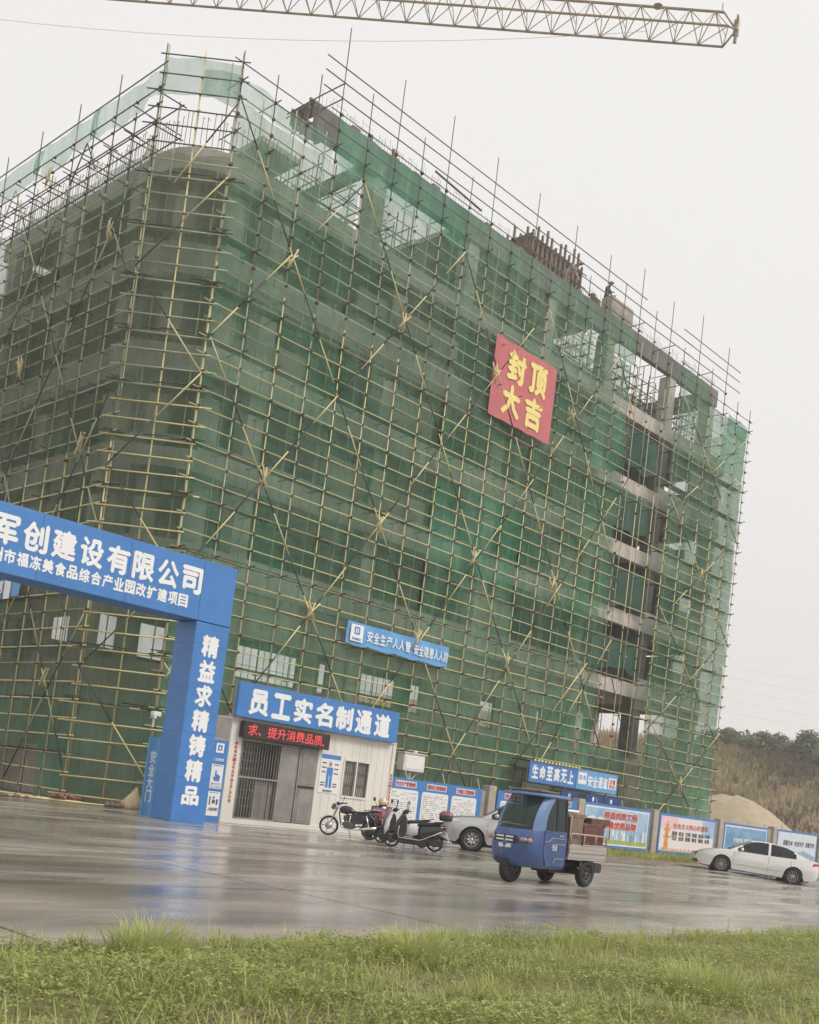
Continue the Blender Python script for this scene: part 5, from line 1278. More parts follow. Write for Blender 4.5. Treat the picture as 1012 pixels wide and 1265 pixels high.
def car(name, label, loc, rz, P, pitch=0.0):
    t = thing(name, label, 'car', loc, rz, local=True); t.rotation_euler = (0, pitch, rz)
    xf, xr, r = P['xf'], P['xr'], P['r']; xa, xb = P['x0'], P['x1']; R = r * 1.16
    xs = sorted(set([round(v, 4) for v in frange(xa, xb, 0.14)] + [round(c + R * math.cos(math.pi * k / 10), 4) for c in (xf, xr) for k in range(11)] + [xa + .03, xa + .08, xb - .03, xb - .08]))
    def zlow(x):
        z = sect(P['low'], x)
        for c in (xf, xr):
            if abs(x - c) < R + 1e-5: z = max(z, r * 1.0 + math.sqrt(max(0, R * R - (x - c) ** 2)))
        return z
    T = 9
    def ring(x):
        zl, zt, w = zlow(x), sect(P['top'], x), sect(P['wid'], x); pts = []
        for k in range(T):
            u = k / (T - 1); z = lerp(zl, zt, u); v = (z - .2) / .8
            yy = w * (0.955 + 0.045 * math.sin(min(1, max(0, v)) * math.pi * .95) - 0.055 * max(0, v - .55) ** 1.3 * 2)
            if abs(z - P['crease']) < .05: yy += .008
            pts.append((x, yy, z))
        y0, z0 = pts[-1][1], pts[-1][2]
        for s in (.9, .78, .6, .3, 0): pts.append((x, y0 * s, z0 + P['crown'] * (1 - s ** 2.2)))
        return pts + [(a, -c, d) for a, c, d in reversed(pts[:-1])]
    b = MB(); rings = [ring(x) for x in xs]; b.loft(rings, 0, False, False)
    for q in (rings[0], rings[-1]): b.poly(q)
    body = b.build('body', P['paint'], t, True, auto=42)
    b = MB(); b.box(xa + .35, xb - .35, -.74, .74, .16, .62); b.build('underbody', 'dark', t)
    # cabin
    G = P['roof']; gx = sorted(set([round(v, 3) for v in frange(G[0][0], G[-1][0], 0.09)] + [p[0] for p in G]))
    B = {'roof': MB(), 'side_window': MB(), 'windscreen': MB(), 'rear_window': MB()}
    NS = 5
    def gr(x):
        zr = sect(G, x); zb = sect(P['top'], x) - .015; w = sect(P['wid'], x); k = min(1, max(0, (zr - zb) / .5)); pts = []
        for i in range(NS): u = i / (NS - 1); pts.append((x, lerp(w * .93, w * lerp(.93, .70, k), u ** 1.15), lerp(zb, zr - .05 * k, u)))
        y0, z0 = pts[-1][1], pts[-1][2]
        for s in (.93, .8, .5, 0): pts.append((x, y0 * s, z0 + (.05 * k) * (1 - s * s)))
        return pts + [(a, -c, d) for a, c, d in reversed(pts[:-1])]
    gr_ = [gr(x) for x in gx]; K = len(gr_[0])
    for i in range(len(gx) - 1):
        xm = (gx[i] + gx[i + 1]) / 2
        for j in range(K - 1):
            jj = min(j, K - 2 - j); part = 'roof'
            zr, zb = sect(G, xm), sect(P['top'], xm)
            if jj < NS - 1:
                if P['win'][0] < xm < P['win'][1] and not any(a < xm < c for a, c in P['pillars']) and 0 < jj or (P['win'][0] < xm < P['win'][1] and jj == 0 and not any(a < xm < c for a, c in P['pillars'])): part = 'side_window' if jj < NS - 2 or zr - zb > .3 else 'roof'
            elif xm > P['ws']: part = 'windscreen' if jj > NS - 1 else 'roof'
            elif xm < P['rw']: part = 'rear_window' if jj > NS - 1 else 'roof'
            p = (gr_[i][j], gr_[i + 1][j], gr_[i + 1][j + 1], gr_[i][j + 1]); B[part].quad(*p)
    for k, mm in (('roof', P['paint']), ('windscreen', 'shield_glass'), ('rear_window', 'car_glass')):
        o = B[k].build(k, mm, t, False)
    sw = B['side_window']; l, rr = MB(), MB()
    for i, f in enumerate(sw.f): (l if sw.v[f[0]][1] > 0 else rr).quad(*[sw.v[k] for k in f])
    l.build('side_window', 'car_glass', t); rr.build('side_window', 'car_glass', t)
    b = MB(); b.box(P['roof'][0][0] + .5, P['roof'][-1][0] - .5, -.6, .6, .7, .82)
    for x in (-.85, .25): b.box(x, x + .18, -.55, -.1, .8, 1.22); b.box(x, x + .18, .1, .55, .8, 1.22)
    b.build('interior', 'dark', t)
    for x in (xf, xr):
        for s in (1, -1): wheel(t, x, s * (P['track']), r, .21, P.get('spokes', 10), s, double=P.get('dbl', False))
    for x in (xf, xr):
        b = MB(); 
        for s in (1, -1): b.lathe([(R * .99, s * (P['track'] - .32)), (R * .99, s * (P['track'] + .06))], 24, 0, 'Y', (x, 0, r)); b.lathe([(.01, s * (P['track'] - .2)), (R * .99, s * (P['track'] - .2))], 24, 0, 'Y', (x, 0, r))
        b.build('wheel_arch', 'dark', t)
    # lamps, grille, mirrors, handles, shut lines
    for s in (1, -1):
        b = MB(); pts = []
        for (x, f0, z0, z1) in P['head']:
            y = sect(P['wid'], x) * .985 * f0 * s; pts.append(((x, y + .012 * s, z0), (x, y * .985 + .012 * s, z1)))
        for (a, c), (d, e) in zip(pts[:-1], pts[1:]): b.quad(a, d, e, c)
        b.build('headlight', 'lamp_glass', t)
        b = MB(); xt = xa
        b.loft([[(xt + .28, s * (sect(P['wid'], xt + .28) * .965 + .012), z) for z in (P['tail'] - .05, P['tail'] + .07)], [(xt + .07, s * (sect(P['wid'], xt + .07) * .96 + .014), z) for z in (P['tail'] - .09, P['tail'] + .09)], [(xt - .015, s * (sect(P['wid'], xt) * .8), z) for z in (P['tail'] - .09, P['tail'] + .09)], [(xt - .016, s * .42, z) for z in (P['tail'] - .07, P['tail'] + .07)]], 0, False)
        b.build('tail_light', 'red_lamp', t)
        b = MB(); x = P['mirror']; y = sect(P['wid'], x) * .93; b.ball((x, s * (y + .14), sect(P['top'], x) + .09), (.07, .10, .07), 10); b.bar((x + .02, s * (y - .02), sect(P['top'], x) + .04), (x, s * (y + .08), sect(P['top'], x) + .07), .02)
        b.build('mirror', P['paint'], t, True)
        b = MB(); xx = frange(xr + .55, xf - .55, .3)
        for a, c in zip(xx[:-1], xx[1:]): b.box(a, c - .002, s * (sect(P['wid'], (a + c) / 2) * .987) - .012, s * (sect(P['wid'], (a + c) / 2) * .987) + .012, .40, .435)
        b.build('side_moulding', 'silver_plastic', t)
        for xh in P['handles']:
            b = MB(); b.box(xh - .1, xh + .1, s * (.905 * P['wm']) - .012, s * (.905 * P['wm']) + .012 + .0 * s, .79, .82, ch=.006); b.build('door_handle', P['paint'], t)
        b = MB()
        for xd in P['seams']:
            for z0, z1 in ((.34, .5), (.5, .66), (.66, .8), (.8, .9)):
                def yy(z):
                    w = sect(P['wid'], xd); v = (z - .2) / .8; return s * (w * (0.955 + 0.045 * math.sin(min(1, max(0, v)) * math.pi * .95) - 0.055 * max(0, v - .55) ** 1.3 * 2) + .003)
                b.quad((xd - .006, yy(z0), z0), (xd + .006, yy(z0), z0), (xd + .006, yy(z1), z1), (xd - .006, yy(z1), z1))
        b.build('door_seam', 'black_plastic', t)
    b = MB(); x = xb; b.box(x - .1, x + .012, -.36, .36, P['gr'][0], P['gr'][1], ch=.01); b.build('grille', 'black_plastic', t)
    b = MB()
    for i in range(4): z = lerp(P['gr'][0], P['gr'][1], (i + .5) / 4); b.box(x + .013, x + .02, -.34, .34, z - .008, z + .008)
    b.ball((x + .02, 0, P['gr'][1] - .06), (.01, .05, .04), 10); b.build('grille_bar', 'chrome', t)
    b = MB(); b.box(x - .12, x + .006, -.6, .6, .24, .36, ch=.01); b.build('lower_intake', 'black_plastic', t)
    for s in (1, -1):
        b = MB(); b.ball((x - .13, s * .66, .33), (.08, .1, .05), 10); b.build('fog_lamp', 'lamp_glass', t)
    return t

def smoothprof(pts, n=3):
    """round off a profile by corner cutting"""
    for _ in range(n):
        q = [pts[0]]
        for a, c in zip(pts[:-1], pts[1:]): q += [(lerp(a[0], c[0], .25), lerp(a[1], c[1], .25)), (lerp(a[0], c[0], .75), lerp(a[1], c[1], .75))]
        pts = q + [pts[-1]]
    return pts

SEDAN = dict(xf=1.42, xr=-1.36, r=.325, x0=-2.36, x1=2.42, track=.79, wm=.91, paint='car_white', crease=.62, crown=.045,
    low=[(-2.36, .42), (-2.2, .26), (-1.9, .2), (1.9, .19), (2.25, .2), (2.42, .27)],
    top=smoothprof([(-2.36, .80), (-2.33, 1.0), (-1.9, 1.03), (-1.0, .97), (.6, .93), (1.15, .92), (1.9, .80), (2.3, .68), (2.42, .50)], 2),
    wid=smoothprof([(-2.36, .62), (-2.25, .83), (-1.7, .90), (0, .915), (1.5, .90), (2.1, .82), (2.35, .62), (2.42, .5)], 2),
    roof=smoothprof([(-1.95, 1.03), (-1.25, 1.33), (-.75, 1.47), (.15, 1.475), (.45, 1.37), (1.22, .91)], 2), win=(-1.42, .88), pillars=((-.385, -.325),), ws=.34, rw=-1.0,
    head=[(1.75, 1.0, .68, .76), (2.05, 1.0, .62, .735), (2.28, 1.0, .58, .68), (2.37, .95, .56, .63)], tail=.86, mirror=.72, handles=(-.18, -1.12), seams=(.98, -.36, -1.22), gr=(.50, .64), spokes=10)
SUV = dict(xf=1.36, xr=-1.34, r=.35, x0=-2.25, x1=2.28, track=.79, wm=.92, paint='car_silver', crease=.8, crown=.05,
    low=[(-2.25, .5), (-2.1, .32), (-1.9, .25), (1.9, .24), (2.15, .26), (2.28, .34)],
    top=smoothprof([(-2.25, .85), (-2.2, 1.1), (-1.7, 1.1), (0, 1.06), (1.0, 1.05), (1.9, .98), (2.2, .88), (2.28, .68)], 2),
    wid=smoothprof([(-2.25, .7), (-2.1, .86), (-1.5, .92), (0, .92), (1.6, .91), (2.05, .84), (2.28, .62)], 2),
    roof=smoothprof([(-2.15, 1.1), (-1.85, 1.5), (-1.3, 1.64), (.1, 1.66), (.4, 1.55), (1.1, 1.05)], 2), win=(-1.75, .8), pillars=((-.42, -.28), (-1.1, -1.0)), ws=.3, rw=-1.75,
    head=[(1.8, 1.0, .86, .93), (2.05, 1.0, .82, .92), (2.2, 1.0, .79, .88), (2.26, .8, .78, .86)], tail=.98, mirror=.68, handles=(-.15, -1.1), seams=(.92, -.36, -1.25), gr=(.55, .78), spokes=8, dbl=True)

def place_cars():
    car('parked_sedan', 'white four door sedan parked nose to the wall at the right edge', (40.45, 20.85, -0.11), RAD(126), SEDAN, pitch=RAD(-3.2))
    car('parked_suv', 'silver grey SUV parked nose to the wall behind the blue tricycle', (26.35, 21.75, 0.0), RAD(134), SUV)
place_cars()

def trike():
    t = thing('cargo_tricycle', 'blue three wheeled cargo tricycle with closed cab crossing the wet road', 'tricycle', (16.72, 13.08, 0), RAD(184), local=True); t.scale = (1.06, 1.06, 1.04)
    HW = .50
    def plan(xf, xr, w, rc, z, bow=0.05):
        """front-rounded outline, starting rear right"""
        pts = [(xr, -w, z)]
        for k in range(3): pts.append((lerp(xr, xf - rc, (k + 1) / 3), -w, z))
        for k in range(1, 5): a = -math.pi / 2 + (math.pi / 2) * k / 4; pts.append((xf - rc + rc * math.cos(a) - 0.0, -w + rc + rc * math.sin(a), z))
        for k in range(1, 6): u = k / 6; pts.append((xf + bow * math.sin(u * math.pi), lerp(-w + rc, w - rc, u), z))
        for k in range(0, 5): a = (math.pi / 2) * k / 4; pts.append((xf - rc + rc * math.cos(a), w - rc + rc * math.sin(a), z))
        for k in range(3): pts.append((lerp(xf - rc, xr, (k + 1) / 3), w, z))
        return pts
    XR0 = -.02
    lev = [(.96, .30, .44), (1.05, .36, .48), (1.11, .50, .50), (1.13, .70, .50), (1.10, .86, .50), (1.04, .97, .49)]
    rings = [plan(a, XR0, w, .36, z, .07) for a, z, w in lev]
    b = MB(); b.loft(rings, 0, True, False); b.poly(list(reversed(rings[0]))); cab = b.build('cab_body', 'trike_blue', t, True, auto=40)
    r0, r1 = plan(1.04, XR0, .49, .36, .97, .07), plan(.70, XR0 + .03, .455, .30, 1.59, .06)
    n = len(r0); pil, pir, ws, sw, swr, rear = MB(), MB(), MB(), MB(), MB(), MB(); SUB = 5
    for j in range(n):
        k = (j + 1) % n
        for s in range(SUB):
            u, v = s / SUB, (s + 1) / SUB
            bow = lambda q, w: q + Vector((.07 if q.x > .45 else 0, 0, 0)) * math.sin(math.pi * w)
            P = [Vector(r0[j]).lerp(Vector(r1[j]), u), Vector(r0[k]).lerp(Vector(r1[k]), u), Vector(r0[k]).lerp(Vector(r1[k]), v), Vector(r0[j]).lerp(Vector(r1[j]), v)]
            P = [bow(P[0], u), bow(P[1], u), bow(P[2], v), bow(P[3], v)]
            xm, ym = sum(p.x for p in P) / 4, sum(p.y for p in P) / 4
            front = j in range(5, 15)
            if j == n - 1: rear.quad(*P)
            elif 6 <= j <= 14: ws.quad(*P)
            elif j in (4, 5): pir.quad(*P)
            elif j in (15, 16): pil.quad(*P)
            elif j < 4: swr.quad(*P)
            else: sw.quad(*P)
    pil.build('pillar', 'trike_blue2', t, True); pir.build('pillar', 'trike_blue2', t, True); ws.build('windscreen', 'shield_glass', t, True); rear.build('rear_panel', 'trike_blue', t)
    # doors with window
    for s, q in ((1, sw), (-1, swr)):
        d = MB(); y = s * .503
        pts = [(XR0 + .03, .36), (.60, .36), (.70, .55), (.72, .9), (.70, .99), (XR0 + .03, .99)]
        d.prism(pts, y - .006, y + .006); door = d.build('door', 'trike_blue', t)
        w = q.build('door_window', 'shield_glass', door)
        d = MB(); d.bar((XR0 + .05, s * .492, 1.0), (XR0 + .08, s * .468, 1.56), .014, 5); d.bar((.34, s * .492, 1.0), (.34, s * .470, 1.55), .010, 5); d.build('window_frame', 'black_plastic', door)
        d = MB(); d.box(.12, .26, y + .008 * s - .006, y + .008 * s + .01, .90, .925); d.build('handle', 'chrome', door)
        d = MB(); yl = y + .009 * s
        for path in ([(XR0 + .08, .86), (.46, .87), (.55, .80), (.69, .79)], [(XR0 + .06, .76), (.42, .76), (.48, .68)], [(XR0 + .08, .5), (.32, .5), (.38, .42)]):
            for (a, z0), (c, z1) in zip(path[:-1], path[1:]): d.bar((a, yl, z0), (c, yl, z1), .006, 4)
        d.box(.3, .36, yl - .004, yl + .004, .64, .74); d.box(.38, .44, yl - .004, yl + .004, .64, .74)
        d.build('door_trim', 'silver_plastic', door)
    b = MB(); R = []
    for z, e in ((1.58, .0), (1.60, .03), (1.635, .02), (1.65, -.06)):
        R.append([(x + (0.10 if x > .5 else -.02) * (1 if e >= 0 else .4), y * (1 + e), z) for x, y, _ in plan(.78 + e, XR0, .47, .28, z, .07)])
    b.loft(R, 0, True, True); b.build('cab_roof', 'trike_blue2', t, True, auto=40)
    b = MB(); b.box(.15, .78, -.36, .36, 1.665, 1.70, ch=.01); b.box(.2, .26, -.3, .3, 1.645, 1.67); b.box(.66, .72, -.3, .3, 1.645, 1.67); b.build('roof_rack', 'brown_wood', t)
    # face
    for s in (1, -1):
        b = MB(); b.ball((1.105, s * .315, .785), (.045, .10, .045), 14); b.build('headlight', 'smoky_lamp', t, True)
        b = MB(); b.ball((1.045, s * .425, .78), (.055, .05, .042), 14); b.build('turn_lamp', 'orange_lamp', t, True)
    b = MB(); b.box(1.17, 1.2, -.18, -.02, .80, .83); b.box(1.17, 1.2, .02, .18, .80, .83); b.box(1.17, 1.2, -.18, -.02, .74, .77); b.box(1.17, 1.2, .02, .18, .74, .77); b.build('front_trim', 'chrome', t)
    b = MB(); b.box(1.155, 1.182, -.24, .24, .715, .845, ch=.012); b.build('front_grille', 'black_plastic', t)
    b = MB(); b.box(1.15, 1.19, -.12, .12, .62, .69); b.build('number_plate', 'white_plate', t)
    b = MB(); b.box(.66, .92, -.30, .30, 1.0, 1.03); b.box(.2, .5, -.38, .38, .75, .86); b.box(.12, .24, -.38, .38, .8, 1.25, ch=.03); b.build('cab_seat', 'seat', t)
    b = MB(); b.box(.72, .90, -.24, .20, 1.032, 1.045); b.build('dash_paper', 'paper', t)
    b = MB(); b.bar((.75, 0, .6), (.62, 0, 1.05), .02); b.bar((.62, -.3, 1.07), (.62, .3, 1.07), .016); b.build('handlebar', 'black_plastic', t)
    # front wheel and mudguard
    wheel(t, .93, 0, .265, .15, 6, 1, 'steel_tube', 'front_wheel', .5)
    b = MB(); R = []
    for k in range(9): a = RAD(48 + 100 * k / 8); R.append([(.93 + .30 * math.cos(a), y, .265 + .30 * math.sin(a)) for y in (-.10, -.08, .08, .10)])
    b.loft(R, 0, False); b.build('front_mudguard', 'trike_blue', t, True)
    b = MB(); 
    for s in (1, -1): b.bar((.93, s * .09, .255), (1.0, s * .09, .62), .022, 6)
    b.build('front_fork', 'black_plastic', t)
    # chassis and bed
    b = MB(); b.box(-1.25, .9, -.30, -.24, .36, .43); b.box(-1.25, .9, .24, .30, .36, .43); b.box(-1.2, -.05, -.233, .233, .37, .42); b.bar((-.84, -.42, .255), (-.84, .42, .255), .05, 8); b.box(-.5, .0, -.2, .2, .22, .36); b.build('chassis', 'black_plastic', t)
    for s in (1, -1):
        wheel(t, -.84, s * .43, .255, .13, 6, s, 'steel_tube', 'rear_wheel', .55)
        b = MB(); b.bar((-.55, s * .44, .35), (-1.12, s * .44, .35), .022); b.bar((-.60, s * .46, .40), (-.66, s * .46, .52), .02); b.bar((-1.06, s * .46, .40), (-1.0, s * .46, .52), .02); b.build('leaf_spring', 'steel_tube', t)
    b = MB(); b.box(-1.36, -.07, -.53, .53, .50, .545, ch=.006); bed = b.build('cargo_bed', 'bed', t)
    for s in (1, -1):
        b = MB()
        for z0, z1, o in ((.548, .625, 0), (.63, .70, .012), (.705, .78, 0)): b.box(-1.36, -.07, s * .52 - .015 + o * s, s * .52 + .015 + o * s, z0, z1)
        b.build('side_board', 'bed', t)
        b = MB(); b.tube([(-1.34, s * .53, .79), (-1.34, s * .53, .95), (-1.31, s * .53, .975), (-.13, s * .53, .985), (-.1, s * .53, .96), (-.1, s * .53, .79)], .017, 6)
        for x in (-.95, -.55): b.bar((x, s * .53, .785), (x, s * .53, .975), .014, 5)
        b.build('side_rail', 'pink_tube', t, True)
        b = MB(); b.box(-.5, -1.2, s * .545 - .002, s * .545 + .002, .782, .80); b.box(-.42, -.12, s * .535 - .003, s * .535 + .003, .782, .79); b.build('edge_strip', 'silver_plastic', t)
    b = MB(); b.box(-1.375, -1.36, -.52, .52, .55, .78); b.build('tailgate', 'bed', t)
    b = MB(); b.box(-1.32, -1.05, -.5, .5, .28, .46, ch=.02); b.build('rear_mudflap', 'black_plastic', t)
    b = MB(); b.tube([(-.09, .5, .55), (-.09, .5, 1.3), (-.09, .3, 1.38), (-.09, -.3, 1.38), (-.09, -.5, 1.3), (-.09, -.5, .55)], .016, 6); b.build('headboard_rail', 'pink_tube', t, True)
    # load: things of their own, resting on the bed
    T = Matrix.Translation(t.location) @ t.rotation_euler.to_matrix().to_4x4() @ Matrix.Diagonal((1.06, 1.06, 1.04, 1))
    def load(name, label, cat, bx, m, group=None, ch=.006):
        b = MB()
        for q in bx: b.box(*q, ch=ch)
        b.v = [tuple(T @ Vector(v)) for v in b.v]; c = sum((Vector(v) for v in b.v), Vector()) / len(b.v); c.z = min(v[2] for v in b.v)
        return tag(b.build(name, m, origin=tuple(c)), label, cat, group)
    load('wooden_cabinet', 'red brown wooden cabinet lying on the tricycle bed at the tailgate', 'cabinet', [(-1.34, -.62, -.42, .46, .55, 1.16), (-1.36, -.60, -.44, .48, 1.164, 1.19)], 'red_wood')
    load('wooden_board', 'tilted dark red board on top of the cabinet at the tricycle rear', 'board', [(-1.46, -.78, .0, .5, 1.194, 1.31)], 'red_wood')
    load('wooden_chest', 'worn brown wooden chest behind the tricycle cab', 'chest', [(-.58, -.13, -.42, .46, .55, 1.27), (-.36, -.16, .464, .48, .6, 1.2)], 'brown_wood')
    load('wooden_crate', 'low brown crate stacked on the chest behind the tricycle cab', 'crate', [(-.74, -.16, -.3, .40, 1.275, 1.36)], 'brown_wood')
    load('folded_sheet', 'pale folded plastic sheet on top of the tricycle load', 'sheet', [(-.58, -.14, -.36, .36, 1.364, 1.42)], 'paper', ch=.02)
    load('paper_bundle', 'small white bundle tucked on top of the red brown cabinet', 'bundle', [(-.76, -.64, .2, .34, 1.194, 1.272)], 'paper', ch=.02)
trike()

def moto_wheel(root, x, r, w, name, spokes=6, rim='dark_alloy'):
    b = MB(); h = w / 2
    b.lathe([(r * .80, -h * .6), (r * .92, -h), (r * .985, -h * .5), (r, 0), (r * .985, h * .5), (r * .92, h), (r * .80, h * .6), (r * .80, -h * .6)], 28)
    wh = b.build(name, 'tyre', root, True); wh.location = (x, 0, r)
    b = MB(); b.lathe([(r * .80, -h * .5), (r * .74, -h * .45), (r * .74, h * .45), (r * .80, h * .5)], 28)
    for k in range(spokes):
        a = 2 * math.pi * k / spokes; b.bar((math.cos(a) * .03, 0, math.sin(a) * .03), (math.cos(a) * r * .75, 0, math.sin(a) * r * .75), .018, 5, 0, .012)
    b.lathe([(.001, -.05), (.05, -.05), (.05, .05), (.001, .05)], 14); b.lathe([(.001, .04), (.11, .042), (.11, .046), (.001, .048)], 18)
    b.build('rim', rim, wh, True); return wh

def motorcycle(label, loc, rz):
    t = thing('motorcycle', label, 'motorcycle', loc, rz, local=True)
    moto_wheel(t, .64, .295, .10, 'front_wheel', 5, 'alloy'); moto_wheel(t, -.62, .295, .13, 'rear_wheel', 5)
    b = MB()
    for s in (1, -1): b.bar((.64, s * .075, .295), (.42, s * .075, .92), .022, 7)
    b.box(.36, .48, -.1, .1, .86, .90); b.build('front_fork', 'chrome', t, False)
    b = MB(); R = []
    for k in range(8): a = RAD(25 + 110 * k / 7); R.append([(.64 + .325 * math.cos(a), y, .295 + .325 * math.sin(a)) for y in (-.06, -.045, .045, .06)])
    b.loft(R, 0, False); b.build('front_mudguard', 'black', t, True)
    b = MB(); b.ball((.55, 0, .87), (.085, .095, .095), 14, 0, 8); b.build('headlight', 'black', t, True)
    b = MB(); b.ball((.605, 0, .87), (.045, .08, .08), 14, 0, 8); b.build('lamp_lens', 'lamp_glass', t, True)
    for s in (1, -1):
        b = MB(); b.ball((.5, s * .19, .82), (.04, .03, .03), 8); b.bar((.5, 0, .82), (.5, s * .17, .82), .01); b.build('turn_signal', 'orange_lamp', t, True)
        b = MB(); b.bar((.36, s * .28, .98), (.33, s * .34, 1.12), .008); b.ball((.325, s * .36, 1.15), (.012, .06, .045), 10); b.build('mirror', 'black_plastic' if s < 0 else 'chrome', t, True)
    b = MB(); b.tube([(.24, .36, 1.0), (.33, .25, .99), (.42, .08, .93), (.42, -.08, .93), (.33, -.25, .99), (.24, -.36, 1.0)], .013, 6)
    for s in (1, -1): b.bar((.22, s * .36, 1.0), (.32, s * .26, .995), .02, 7)
    b.ball((.45, 0, .98), (.05, .09, .05), 10); b.build('handlebar', 'black_plastic', t, True)
    # tank
    R = []
    for x, w, z0, z1 in ((.37, .05, .76, .84), (.32, .11, .70, .91), (.2, .14, .68, .94), (.06, .13, .70, .92), (-.06, .09, .72, .84), (-.12, .05, .74, .80)):
        R.append([(x, w * math.cos(a), lerp(z0, z1, .5 + .5 * math.sin(a))) for a in [2 * math.pi * k / 14 for k in range(14)]])
    b = MB(); b.loft(R, 0, True, True); b.build('fuel_tank', 'black', t, True)
    R = []
    for x, w, z0, z1 in ((-.05, .09, .74, .80), (-.15, .13, .73, .80), (-.4, .14, .74, .82), (-.6, .13, .78, .87), (-.76, .10, .82, .90), (-.80, .05, .84, .88)):
        R.append([(x, w * math.copysign(abs(math.cos(a)) ** .6, math.cos(a)), lerp(z0, z1, .5 + .5 * math.sin(a))) for a in [2 * math.pi * k / 12 for k in range(12)]])
    b = MB(); b.loft(R, 0, True, True); b.build('seat', 'seat', t, True)
    b = MB()
    for s in (1, -1):
        b.tube([(.38, s * .04, .82), (.1, s * .08, .66), (-.3, s * .10, .68), (-.75, s * .10, .80)], .018, 6); b.tube([(.38, 0 + s * .03, .74), (.28, s * .05, .32), (.0, s * .09, .26), (-.25, s * .1, .36)], .018, 6)
        b.bar((-.25, s * .1, .36), (-.62, s * .1, .295), .022, 6)
    b.build('frame', 'black', t, True)
    for s in (1, -1):
        b = MB(); b.bar((-.58, s * .12, .32), (-.46, s * .12, .70), .026, 8); b.build('rear_shock', 'chrome', t, True)
    b = MB(); b.lathe([(.001, .0), (.10, .0), (.10, .02), (.085, .03), (.085, .05), (.10, .06), (.10, .08), (.085, .09), (.085, .11), (.1, .12), (.1, .15), (.07, .18), (.001, .18)], 14, 0, 'Z', (.14, 0, .47))
    b.box(-.14, .26, -.11, .11, .27, .46, ch=.03); b.lathe([(.001, -.15), (.1, -.15), (.11, -.1), (.11, .1), (.1, .15), (.001, .15)], 16, 0, 'Y', (-.02, 0, .36)); b.build('engine', 'steel_tube', t, True, auto=40)
    b = MB(); b.tube([(.2, .09, .5), (.28, .1, .36), (.15, .12, .25), (-.2, .14, .25), (-.35, .15, .28)], .02, 7); b.tube([(-.3, .15, .28), (-.4, .15, .3), (-.8, .16, .37)], [.025, .045, .045], 9); b.build('exhaust', 'chrome', t, True)
    b = MB(); 
    for s in (1, -1): b.prism([(.02, .42), (-.30, .42), (-.52, .62), (-.70, .76), (-.02, .72)], s * .115 - .012, s * .115 + .012)
    b.build('side_panel', 'black', t)
    b = MB(); R = []
    for k in range(8): a = RAD(50 + 120 * k / 7); R.append([(-.62 + .335 * math.cos(a), y, .295 + .335 * math.sin(a)) for y in (-.075, -.06, .06, .075)])
    b.loft(R, 0, False); b.build('rear_mudguard', 'black', t, True)
    b = MB(); b.box(-.88, -.80, -.08, .08, .70, .79, ch=.015); b.build('tail_light', 'red_lamp', t)
    b = MB(); b.box(-.945, -.935, -.115, .115, .50, .66); b.bar((-.82, 0, .68), (-.93, 0, .62), .012); b.build('number_plate', 'orange_plate', t)
    b = MB(); b.bar((-.5, .12, .9), (-.86, .1, .9), .011); b.bar((-.5, -.12, .9), (-.86, -.1, .9), .011); b.bar((-.86, -.1, .9), (-.86, .1, .9), .011); b.build('grab_rail', 'chrome', t)
    b = MB(); b.bar((.02, .12, .24), (-.08, .26, .01), .012); b.build('side_stand', 'black_plastic', t); b = MB(); b.bar((.0, -.22, .28), (.0, .22, .28), .015); b.build('foot_peg', 'black_plastic', t)
    b = MB(); b.tube([(-.5, .11, .84), (-.7, .13, .62), (-.75, .12, .45)], .008, 5); b.build('rear_bracket', 'chrome', t)
    return t

